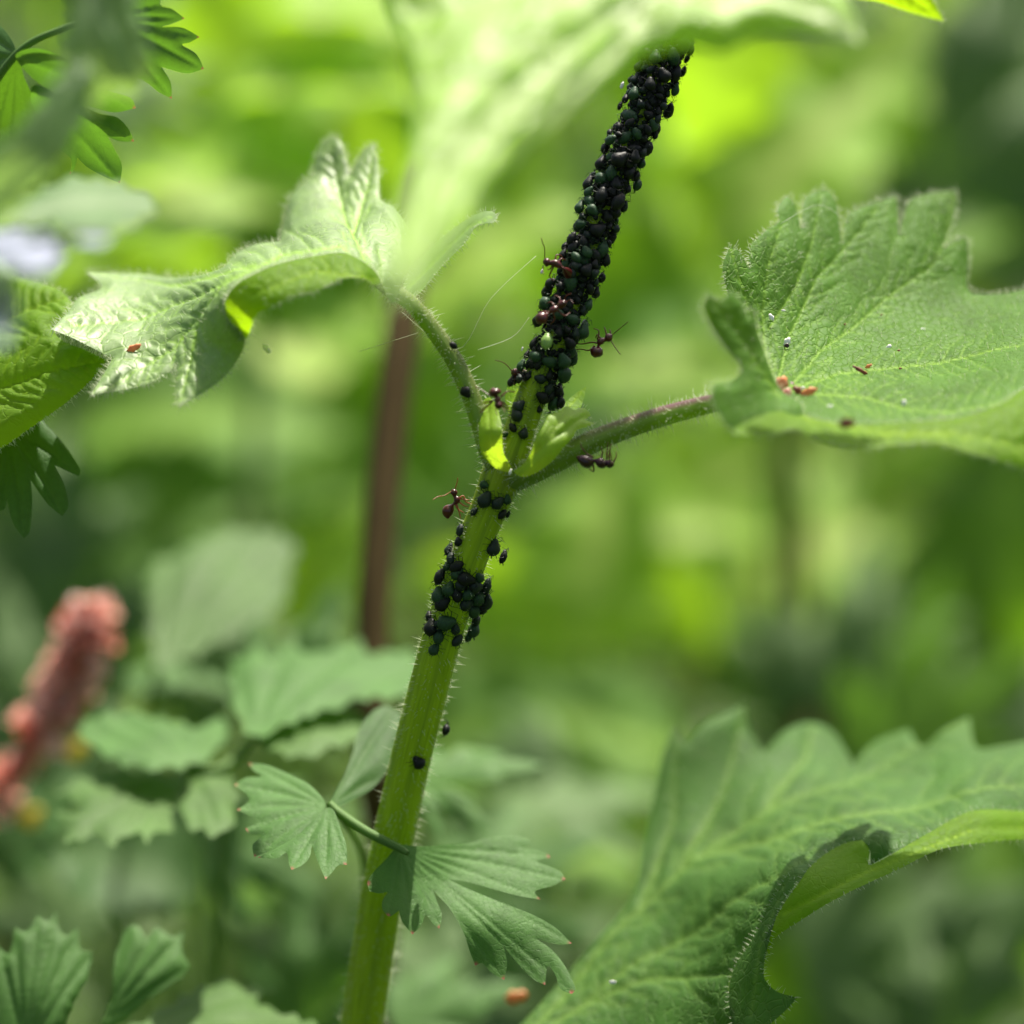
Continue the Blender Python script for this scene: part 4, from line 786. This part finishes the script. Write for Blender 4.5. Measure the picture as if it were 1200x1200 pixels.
ant('dark ant standing head down on the left stipule', [(583.5, 479.5, 1.5), (583.8, 477.5, 3.0), (584, 474.5, 4.3), (583.6, 471, 2.6), (583, 468.5, 3.3), (582, 465.5, 2.6), (581.3, 464, 1.8), (580.8, 463, 4.6), (580, 459.5, 6.2), (579.5, 456, 4.2), (579.5, 455.5, .8)],
    [[(578, 464.5), (572, 462.5), (566, 458), (557, 453)], [(587, 465), (594, 459), (598, 458.5), (604, 460)], [(578, 469.5), (568, 472), (570, 475.5)], [(587, 470.5), (594, 475.5), (595.5, 479)], [(577, 470), (570, 477), (562, 484)], [(588, 474), (592, 478), (597, 481)]], [[(582, 477), (581, 481), (582.5, 486)], [(588, 477), (590.5, 480), (592, 483)]], 39.25, legmat='ant_leg', bodymat='ant', dd=.03)
ant('dark ant clinging beneath the right petiole, body level', [(719, 541.5, .8), (717, 543, 3.4), (714, 543, 4.6), (710, 541.5, 2.4), (706.5, 543.5, 4.4), (702.5, 541.5, 4.8), (698.5, 540, 2.6), (696, 539.5, 1.5), (694, 540, 3.8), (688, 541, 6.4), (682, 538.5, 5.0), (678, 536.5, 2.6), (675.5, 535.5, .6)],
    [[(695.5, 535.5), (688, 532), (682, 524.5), (680, 520)], [(694.5, 543), (695.5, 552.5), (688, 547)], [(711, 538), (711.5, 527), (712.5, 518)], [(714, 538), (714.5, 528), (716, 520)], [(719, 541), (722, 535), (722, 529)], [(704, 538), (706, 530), (704, 524)]], [[(717, 540), (716, 533), (713, 528)], [(715, 540), (713, 534), (709, 531)]], 39.45, legmat='ant_leg', bodymat='ant_dark', dd=.02)
ant('red ant with round rear reaching from the left below the fork', [(529.5, 573.5, .8), (531, 575.5, 3.1), (532.3, 578, 3.5), (533, 581.5, 1.8), (535, 584.5, 3.1), (535.5, 587, 3.0), (532.5, 590, 1.5), (530.5, 592, 1.7), (528, 595, 4.4), (525, 599, 5.9), (524.5, 604, 4.2), (525, 608, .8)],
    [[(538, 584), (543, 581), (546, 588), (554, 591)], [(535, 590), (538, 600), (540, 608)], [(537, 587), (543, 592), (549, 594)], [(536, 583), (542, 585), (550, 586)], [(533, 588), (536, 596), (544, 601)]], [[(530, 575), (521, 580.5), (513, 582), (507, 586)], [(533, 574), (535.5, 566), (536.5, 560)]], 40.0, legmat='ant_leg_pale', dd=.01)

# ------------------------------------------------------------------ small loose things
def chip(name, px, py, d, lpx, wpx, ang, mat, label, cat, group=None, thick=.22):
    """a small bent scale: tapered lens-shaped body"""
    a = math.radians(ang); n, m = 7, 8; V = []; F = []; c0 = P(px, py, d); ux = RIGHT * math.cos(a) + UP * math.sin(a); uy = -RIGHT * math.sin(a) + UP * math.cos(a); uz = -FWD
    for i in range(n):
        t = i / (n - 1); w = math.sin(math.pi * (0.06 + .88 * t)) ** .6 * wpx / 200 * (1 + .15 * math.sin(5 * t + px)); x = (t - .5) * lpx / 100
        for k in range(m):
            b = 2 * math.pi * k / m; jj = 1 + .22 * math.sin(px * 3.1 + i * 2.3 + k * 1.7); V.append(c0 + ux * x + uy * (w * jj * math.cos(b)) + uz * (w * thick * math.sin(b) + .15 * lpx / 100 * (1 - (2*t-1) ** 2) * .5))
    for i in range(n - 1):
        for k in range(m): F.append((i*m+k, (i+1)*m+k, (i+1)*m+(k+1) % m, i*m+(k+1) % m))
    F.append(tuple(range(m))); F.append(tuple((n-1)*m + k for k in range(m-1, -1, -1)))
    o = mk(name, V, F, M[mat]); tag(o, label, cat, group); return o
def dR(px, py): return float(tps(rc, np.array([float(px)]), np.array([float(py)]))[0])
def dL(px, py): return float(tps(lc, np.array([float(px)]), np.array([float(py)]))[0])
chip('bud_scale', 1008, 434, dR(1008, 434) - .2, 20, 5, -30, 'rust', 'slim dark rust scale in the middle of the right leaf', 'scale')
chip('bud_scale', 1018, 429, dR(1018, 429) - .15, 9, 4, 28, 'orange', 'short orange scale touching the dark rust one', 'scale')
chip('bud_scale', 916, 449, dR(916, 449) - .3, 17, 13, 60, 'orange', 'orange-brown scale nearest the petiole on the right leaf', 'scale')
chip('bud_scale', 921, 460, dR(921, 460) - .3, 13, 9, 20, 'pink', 'pinkish scale at the foot of the orange-brown one', 'scale')
chip('bud_scale', 934, 457, dR(934, 457) - .3, 12, 8, -35, 'rust', 'rust brown scale between the two pink ones', 'scale')
chip('bud_scale', 948, 459, dR(948, 459) - .3, 20, 8, 20, 'orange', 'salmon scale rightmost of the clump by the petiole', 'scale')
chip('bud_scale', 992, 496, 37.2, 18, 10, 5, 'rust', 'blurred orange scale on the near fold of the right leaf', 'scale')
chip('bud_scale', 157, 408, dL(157, 408) - .2, 19, 8, 28, 'orange', 'bright orange scale lying on the pale left leaf', 'scale')
for (x, y, s, a, lab) in ((904, 372, 10, -60, 'white speck upper left on the right leaf, on a left vein'), (918, 364, 5, 0, 'tiny white dot above the left vein of the right leaf'), (922, 401, 13, 60, 'whitish fluff lump near the base of the right leaf'), (1041, 407, 9, 40, 'white flake right of the rust scale'), (1081, 386, 6, 10, 'pale dot toward the right end of the right leaf'), (1059, 473, 9, 80, 'upright white flake near the fold of the right leaf'), (972, 477, 8, 10, 'blurred white dot near the fold below the scale clump'), (940, 455, 7, 15, 'white flake within the orange scale clump')):
    chip('white_speck', x, y, dR(x, y) - .12, s, s * .5, a, 'white', lab, 'speck')
for (x, y, s) in ((1053, 411, 4), (1070, 448, 4), (1055, 432, 4), (1033, 369, 3), (990, 380, 3)): chip('dark_speck', x, y, dR(x, y) - .1, s, s * .7, 20, 'rust', 'tiny dark grain scattered on the right leaf', 'speck', 'dark grains on the right leaf')
chip('white_speck', 922, 405, dR(922, 405) - .18, 6, 5, 0, 'ant_dark', 'dark core of the fluff lump on the right leaf', 'speck')
chip('seed_fluff', 313, 409, 41.3, 13, 6, -50, 'white', 'small pale fleck of fluff floating right of the left leaf', 'fluff')
chip('water_drop', 1131, 891, 45.0, 18, 13, 0, 'white', 'bright blurred pale drop near the far edge of the lower right leaf', 'drop')
chip('water_drop', 718, 1151, 41.3, 8, 5, 0, 'white', 'pale blurred drop low on the lower right leaf', 'drop')
chip('fallen_petal', 605, 1168, 44, 28, 18, 10, 'orange', 'blurred orange fleck at the bottom edge right of the stem', 'petal')
for i, (x, y, sz, lab) in enumerate(((635, 318, 6, 'white shed skin caught among the aphids just right of the topmost ant'), (696, 318, 7, 'white shed skin on the right side of the aphid crowd'), (649, 458, 10, 'upright white shed skin near the right foot of the crowd'), (729, 100, 9, 'greyish shed skin near the top left of the aphid crowd'), (612, 409, 5, 'tiny white shed skin at the left edge low in the crowd'), (598, 553, 7, 'white speck in the fork between the two stipules'))):  # the shed skins listed here stand in for glints on aphids and stem
    p, n, t = on_stem(x, y, .13 if i < 5 else .2); o = chip('glint_chip', x, y, float(np.dot(p, FWD)) if i < 5 else 39.5, sz, sz * .45, 70, 'white', lab, 'shed skin')  # bright glints on aphids and stem, drawn as small white chips
# spider silk
silk = [[(470, 365, 40.1), (535, 410, 39.9), (575, 350, 39.9), (628, 300, 40.1)], [(420, 412, 41), (490, 390, 39.9)], [(620, 372, 40), (600, 395, 40), (560, 410, 39.9)], [(995, 262, 41.6), (960, 240, 41.4), (915, 262, 40.8)]]
for i, s_ in enumerate(silk):
    c = catmull(s_, 6); V, F, UV, fr = tube(P(c[:, 0], c[:, 1], c[:, 2]), np.full(len(c), .0022), 4); o = mk('spider_thread', V, F, M['silk'])
    tag(o, ['fine silk thread strung from the left petiole up to the aphid crowd', 'fine silk thread left of the left petiole', 'short silk thread between petiole and stem', 'silk thread spanning the teeth of the right leaf'][i], 'thread')

# ------------------------------------------------------------------ brown stems, flower spike
def bare_stem(pts, mat, label, name='dry_stem'):
    w = [P(a, b, d) for a, b, d, r in pts]; rr = [r / 100 * d / 40 for a, b, d, r in pts]; last = w[-1]; g_ = np.array([last[0] - .5, last[1] + 1.5, GROUND_Z])
    w.append(g_); rr.append(rr[-1]); c = catmull([tuple(a) + (b,) for a, b in zip(w, rr)], 10)
    V, F, UV, fr = tube(c[:, :3], c[:, 3], 16, ridge=.05, rn=6); o = mk(name, V, F, M[mat], None, None, UV); tag(o, label, 'stem'); return o
bare_stem([(498, 200, 53, 15), (478, 330, 52.5, 18), (467, 420, 52, 20), (455, 520, 51.5, 20), (445, 620, 51, 19), (436, 740, 50.5, 19), (438, 900, 50, 18), (452, 1050, 50.5, 17), (440, 1250, 51, 17)], 'brown', 'thick blurred brown dry stem rising left of the nettle stem')
bare_stem([(922, 440, 80, 7), (934, 600, 79, 10), (940, 700, 78, 12), (946, 850, 77, 12), (942, 1000, 76, 12)], 'brown', 'faint brown stem far behind, between the two right-hand leaves')

sp = empty('flower_spike', (P(-60, 1300, 50)[0], P(-60, 1300, 50)[1], GROUND_Z), 'blurred red and pink flower spike leaning up from the left edge', 'flower')
SP = [(-60, 990, 52), (-10, 935, 51.5), (30, 885, 51), (60, 835, 51), (78, 800, 51), (95, 765, 51), (103, 735, 51), (104, 712, 51)]
cs = catmull(SP, 8); V, F, UV, fr = tube(P(cs[:, 0], cs[:, 1], cs[:, 2]), np.linspace(.16, .07, len(cs)), 8); mk('axis', V, F, M['red'], sp, None, UV)
def floret_mesh(mat, seed):
    r = random.Random(seed); V = []; F = []
    for pnum in range(5):
        a = 2 * math.pi * pnum / 5 + r.uniform(-.2, .2); n0 = len(V); dx, dy = math.cos(a), math.sin(a)
        prof = [(0, .12, 0), (.3, .30, .25), (.6, .36, .55), (.85, .26, .85), (1, .05, .95)]
        for (t, w, z) in prof:
            for s in (-1, 0, 1): V.append((dx * t * .7 - dy * w * s, dy * t * .7 + dx * w * s, z + .12 * abs(s)))
        for i in range(4):
            for s in range(2): F.append((n0+i*3+s, n0+i*3+s+1, n0+(i+1)*3+s+1, n0+(i+1)*3+s))
    me = bpy.data.meshes.new('floret'); me.from_pydata(V, [], F); me.polygons.foreach_set('use_smooth', [True] * len(me.polygons)); me.materials.append(M[mat]); return me
FM = [floret_mesh(m, i) for i, m in enumerate(('pink', 'pinkpale', 'pink', 'red', 'red'))]
org = Vector(sp.location)
for i in range(120):
    u = (random.randrange(9) + random.gauss(.5, .2)) / 9; u = min(.99, max(0, u)); k = int(u * (len(cs) - 2)); c0 = P(*cs[k][:3]); T = P(*cs[k+1][:3]) - c0; T /= np.linalg.norm(T); a = random.uniform(0, 2 * math.pi)
    e1 = np.cross(T, [0, 1, 0]); e1 /= np.linalg.norm(e1); e2 = np.cross(T, e1); n = e1 * math.cos(a) + e2 * math.sin(a); R = .12 + .13 * math.sin(u * 13) ** 2
    o = bpy.data.objects.new('floret', FM[(0 if random.random() < .4 else 1) if random.random() < .85 else random.choice([0, 3, 4])]); COL.objects.link(o); o.parent = sp
    z = Vector(n + T * .4).normalized(); o.rotation_mode = 'QUATERNION'; o.rotation_quaternion = z.to_track_quat('Z', 'Y'); o.location = Vector(c0 + n * R * .6) - org; s = random.uniform(.22, .34); o.scale = (s, s, s)
stalk_down([(-60, 990, 50), (-90, 1100, 50)], (sp.location[0], sp.location[1]), sp, 12, 'stalk', 'red')
for i, (x, y, l) in enumerate(((90, 880, 'upper yellow petal beside the red spike'), (38, 957, 'lower yellow petal under the red spike'), (165, 800, 'dim yellow petal right of the spike top'))):
    chip('yellow_petal', x, y, 52 + (i == 2) * 8, 34, 26, 50, 'yellow', l, 'petal', None, .25)

# ------------------------------------------------------------------ background plants
def bg_leaf_mesh(seed, wid=.36, teeth=11, lobed=False):
    r = random.Random(seed); n = teeth * 2; V = []; F = []
    for i in range(n + 1):
        t = i / n; w = wid * (math.sin(math.pi * min(1, t * 1.02) ** .72) ** .85 if 0 < t < 1 else 0) * (1.10 if i % 2 else .90) + (.004)
        for j in (-1, -.5, 0, .5, 1):
            x = t + (.02 if i % 2 == 0 else -.01) * abs(j); y = j * w; z = -.35 * (t - .25) ** 2 + .16 * abs(j) * w / wid * .6 + .03 * math.sin(t * 20 + j * 3 + seed) * abs(j)
            V.append((x, y, z))
    for i in range(n):
        for j in range(4): F.append((i*5+j, i*5+j+1, (i+1)*5+j+1, (i+1)*5+j))
    return V, F
def fan_leaf_mesh(seed):
    r = random.Random(seed); V = [(0, 0, 0)]; F = []; vein = [1]
    for k in range(5):
        a = math.radians(-78 + 39 * k + r.uniform(-5, 5)); L = (.62, .86, 1, .86, .62)[k] * r.uniform(.9, 1.05)
        rim = [(-.34, .40), (-.30, .62), (-.20, .70), (-.15, .58), (-.10, .86), (0, 1.0), (.10, .86), (.15, .58), (.20, .70), (.30, .62), (.34, .40)]; n0 = len(V)
        for (da, rr) in rim:
            V.append((math.cos(a + da) * rr * L, math.sin(a + da) * rr * L, .12 * rr * rr * (-1 if k % 2 else 1) * .5 - .2 * rr * rr)); vein.append(0)
        V.append((math.cos(a) * .55 * L, math.sin(a) * .55 * L, .05)); vein.append(1); c = len(V) - 1
        for i in range(len(rim) - 1): F.append((c, n0 + i, n0 + i + 1))
        F.append((0, n0, c)); F.append((0, c, n0 + len(rim) - 1))
    return V, F, vein
BGM = {}
def bgm(mat, var):
    if (mat, var) not in BGM:
        if mat in ('grey', 'lobed'): V, F, vn = fan_leaf_mesh(var)
        else: V, F = bg_leaf_mesh(var, (.34, .40, .28)[var % 3]); vn = [1.0 if i % 5 == 2 else 0.0 for i in range(len(V))]
        me = bpy.data.meshes.new('leaf'); me.from_pydata(V, [], F); me.polygons.foreach_set('use_smooth', [True] * len(me.polygons))
        vv = me.attributes.new('vein', 'FLOAT', 'POINT'); vv.data.foreach_set('value', [float(v) for v in vn]); me.materials.append(M[mat]); BGM[(mat, var)] = me
    return BGM[(mat, var)]
def bg_plant(label, bx, d, leaves, r0=.22, stem_top=None):
    """leaves: (px, py, depth, size_px, angle_deg, material, facing 0..1[, variant])"""
    b = P(bx, 600, d); base = Vector((b[0], b[1], GROUND_Z)); root = empty('leafy_plant', base, label, 'plant', 'blurred leafy plants behind the nettle')
    top = min(l[1] for l in leaves); tp = P(stem_top if stem_top is not None else bx, top - 10, d)
    pa = catmull([tuple(base), tuple(np.array(base) * .5 + tp * .5 + np.array([random.uniform(-1, 1), 0, 0])), tuple(tp)], 8); V, F, UV, fr = tube(pa, np.linspace(r0 * 1.3, r0 * .5, len(pa)), 7)
    st = mk('stem', V, F, M['stalk'], root, None, UV)
    for i, l in enumerate(leaves):
        px, py, dd, sz, ang, mat, fac = l[:7]; L = sz / 100 * dd / 40; a = math.radians(ang)
        x = RIGHT * math.cos(a) + UP * math.sin(a); x = x + np.array([0, random.uniform(-.2, .2), 0]); x /= np.linalg.norm(x)
        z = -FWD * fac + np.array([0, 0.15, 1.0]) * (1 - fac) + rng.normal(0, .12, 3); z = z - x * (z @ x); z /= np.linalg.norm(z); y = np.cross(z, x)
        org = P(px, py, dd) - x * L * .5
        o = bpy.data.objects.new('leaf', bgm(mat, i % 3)); COL.objects.link(o); o.parent = root
        m = Matrix(((x[0], y[0], z[0]), (x[1], y[1], z[1]), (x[2], y[2], z[2]))).to_4x4() @ Matrix.Diagonal((L, L, L, 1)); m.translation = Vector(org) - base
        o.matrix_local = m
    return root
# placed where the photograph shows a distinct soft leaf or streak
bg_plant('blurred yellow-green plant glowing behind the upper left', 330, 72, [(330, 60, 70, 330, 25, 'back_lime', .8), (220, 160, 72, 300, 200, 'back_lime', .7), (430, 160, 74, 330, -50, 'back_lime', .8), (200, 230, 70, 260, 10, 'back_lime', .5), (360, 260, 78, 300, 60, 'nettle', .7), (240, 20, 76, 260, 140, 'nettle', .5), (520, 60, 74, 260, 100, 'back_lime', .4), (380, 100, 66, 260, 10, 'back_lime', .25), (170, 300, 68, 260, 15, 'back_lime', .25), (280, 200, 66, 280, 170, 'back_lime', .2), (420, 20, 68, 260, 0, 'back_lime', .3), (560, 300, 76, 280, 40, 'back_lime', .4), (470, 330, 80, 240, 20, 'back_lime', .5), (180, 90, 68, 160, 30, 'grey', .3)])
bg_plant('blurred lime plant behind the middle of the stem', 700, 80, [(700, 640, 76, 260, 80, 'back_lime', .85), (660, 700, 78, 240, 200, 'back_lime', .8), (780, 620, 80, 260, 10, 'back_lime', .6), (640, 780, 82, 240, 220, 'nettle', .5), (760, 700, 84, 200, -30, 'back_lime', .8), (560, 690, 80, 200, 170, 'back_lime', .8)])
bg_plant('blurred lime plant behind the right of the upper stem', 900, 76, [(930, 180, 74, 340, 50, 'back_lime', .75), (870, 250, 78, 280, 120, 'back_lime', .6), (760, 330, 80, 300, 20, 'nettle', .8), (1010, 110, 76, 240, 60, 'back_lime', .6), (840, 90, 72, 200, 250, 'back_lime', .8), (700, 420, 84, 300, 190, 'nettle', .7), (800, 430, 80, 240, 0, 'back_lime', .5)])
bg_plant('blurred mid green plant behind the left middle', 300, 82, [(250, 490, 76, 340, 10, 'nettle', .6), (400, 540, 80, 300, 170, 'nettle', .8), (150, 600, 74, 280, 190, 'nettle', .6), (330, 420, 84, 320, 0, 'back_lime', .4), (500, 480, 84, 260, 40, 'nettle', .8), (380, 660, 76, 200, 60, 'back_lime', .7)])
bg_plant('blurred grey-green plant at the right edge', 1150, 84, [(1150, 60, 80, 360, 70, 'grey', .8), (1180, 180, 84, 320, 100, 'grey', .5), (1120, 300, 80, 280, 40, 'nettle', .4), (1180, 620, 78, 300, 90, 'nettle', .6), (1100, 680, 84, 300, 80, 'grey', .6), (1060, 780, 74, 260, 85, 'grey', .15), (1000, 720, 76, 240, 80, 'grey', .2), (1150, 480, 80, 260, 20, 'back_lime', .3), (1180, 780, 80, 260, 60, 'grey', .5)])
bg_plant('tall pale grass-like plant behind the gap between the right leaves', 1020, 88, [(1020, 760, 84, 300, 88, 'grey', .45), (1000, 660, 86, 260, 95, 'grey', .4), (870, 640, 88, 260, 60, 'nettle', .7), (890, 560, 90, 280, 20, 'back_lime', .5), (960, 640, 82, 260, 30, 'back_lime', .4), (870, 740, 86, 220, 100, 'nettle', .6)])
bg_plant('blurred plant low behind the lower right leaf', 1080, 66, [(1090, 1080, 62, 320, 20, 'grey', .7), (980, 1160, 64, 300, 200, 'nettle', .7), (1160, 1160, 60, 260, 60, 'grey', .6), (1180, 1040, 66, 220, 100, 'nettle', .7), (700, 930, 60, 220, 10, 'grey', .15), (640, 1000, 62, 240, 170, 'nettle', .5), (600, 1120, 60, 280, 30, 'grey', .4)])
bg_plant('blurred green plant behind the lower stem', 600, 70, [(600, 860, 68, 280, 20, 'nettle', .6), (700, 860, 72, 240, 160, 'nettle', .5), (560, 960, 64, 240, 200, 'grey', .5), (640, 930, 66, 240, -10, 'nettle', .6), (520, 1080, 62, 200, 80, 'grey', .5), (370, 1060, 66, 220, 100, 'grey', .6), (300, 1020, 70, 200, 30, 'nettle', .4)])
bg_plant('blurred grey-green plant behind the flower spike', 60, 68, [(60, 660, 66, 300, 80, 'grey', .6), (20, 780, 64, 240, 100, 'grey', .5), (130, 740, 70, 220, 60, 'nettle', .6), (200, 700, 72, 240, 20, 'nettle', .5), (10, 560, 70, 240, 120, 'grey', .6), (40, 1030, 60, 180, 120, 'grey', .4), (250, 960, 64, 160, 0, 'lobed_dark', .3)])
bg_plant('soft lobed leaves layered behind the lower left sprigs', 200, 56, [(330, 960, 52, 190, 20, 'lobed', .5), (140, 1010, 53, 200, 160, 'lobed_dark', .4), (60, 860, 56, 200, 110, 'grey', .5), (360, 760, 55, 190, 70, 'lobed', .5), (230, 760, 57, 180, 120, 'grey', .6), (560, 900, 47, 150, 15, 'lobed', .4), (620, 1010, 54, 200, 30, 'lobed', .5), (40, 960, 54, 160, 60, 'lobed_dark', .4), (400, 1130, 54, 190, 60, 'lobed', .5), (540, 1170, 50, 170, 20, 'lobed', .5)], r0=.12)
# looser plants further back
for i in range(16):
    d = random.uniform(98, 165); bx = -150 + (i * 337) % 1500; lv = []
    gy = 600 + (35 / math.cos(PITCH) / d - math.tan(PITCH)) * 4000 * math.cos(PITCH)
    for k in range(13): lv.append((bx + random.uniform(-150, 150), random.uniform(-60, min(1000, max(300, gy - 20))), d + random.uniform(-7, 7), random.uniform(130, 230) * 85 / d, random.uniform(0, 360), random.choice(['back_lime', 'nettle', 'nettle', 'grey', 'back_lime']), random.uniform(.2, .9)))
    bg_plant('far leafy plant melting into the green blur, ' + ('left' if bx < 300 else 'middle' if bx < 800 else 'right') + (', standing nearest' if d < 110 else ', farther back' if d < 138 else ', faintest') , bx, d, lv, r0=.3)

# undergrowth: a mass of small leaves over the ground
def undergrowth():
    V = []; F = []; n = 15000; r = np.random.default_rng(3)
    ys = 45 + 420 * r.random(n) ** 1.5; xs = (r.random(n) - .5) * (60 + ys * .9); hs = r.random(n) ** 1.3 * (4 + np.clip(ys - 60, 0, 300) * .06)
    for x, y, hh in zip(xs, ys, hs):
        s = r.uniform(.9, 2.4) * (1 + y / 250); a = r.uniform(0, 6.28); tx = r.uniform(-.5, .9); dx, dy = math.cos(a), math.sin(a); n0 = len(V); z = GROUND_Z + hh
        for (t, w, zz) in ((0, .0, 0), (.35, .26, .12), (.7, .22, .1), (1, 0, -.05)):
            for sgn in ((0,) if w == 0 else (-1, 1)): V.append((x + (dx * t - dy * w * sgn) * s, y + (dy * t + dx * w * sgn) * s, z + (zz + tx * t) * s))
        F += [(n0, n0+1, n0+2), (n0+1, n0+3, n0+4, n0+2), (n0+3, n0+5, n0+4)]
    o = mk('undergrowth', V, F, M['under']); tag(o, 'mass of low green undergrowth covering the ground', None, None, 'stuff'); o['category'] = 'undergrowth'
undergrowth()
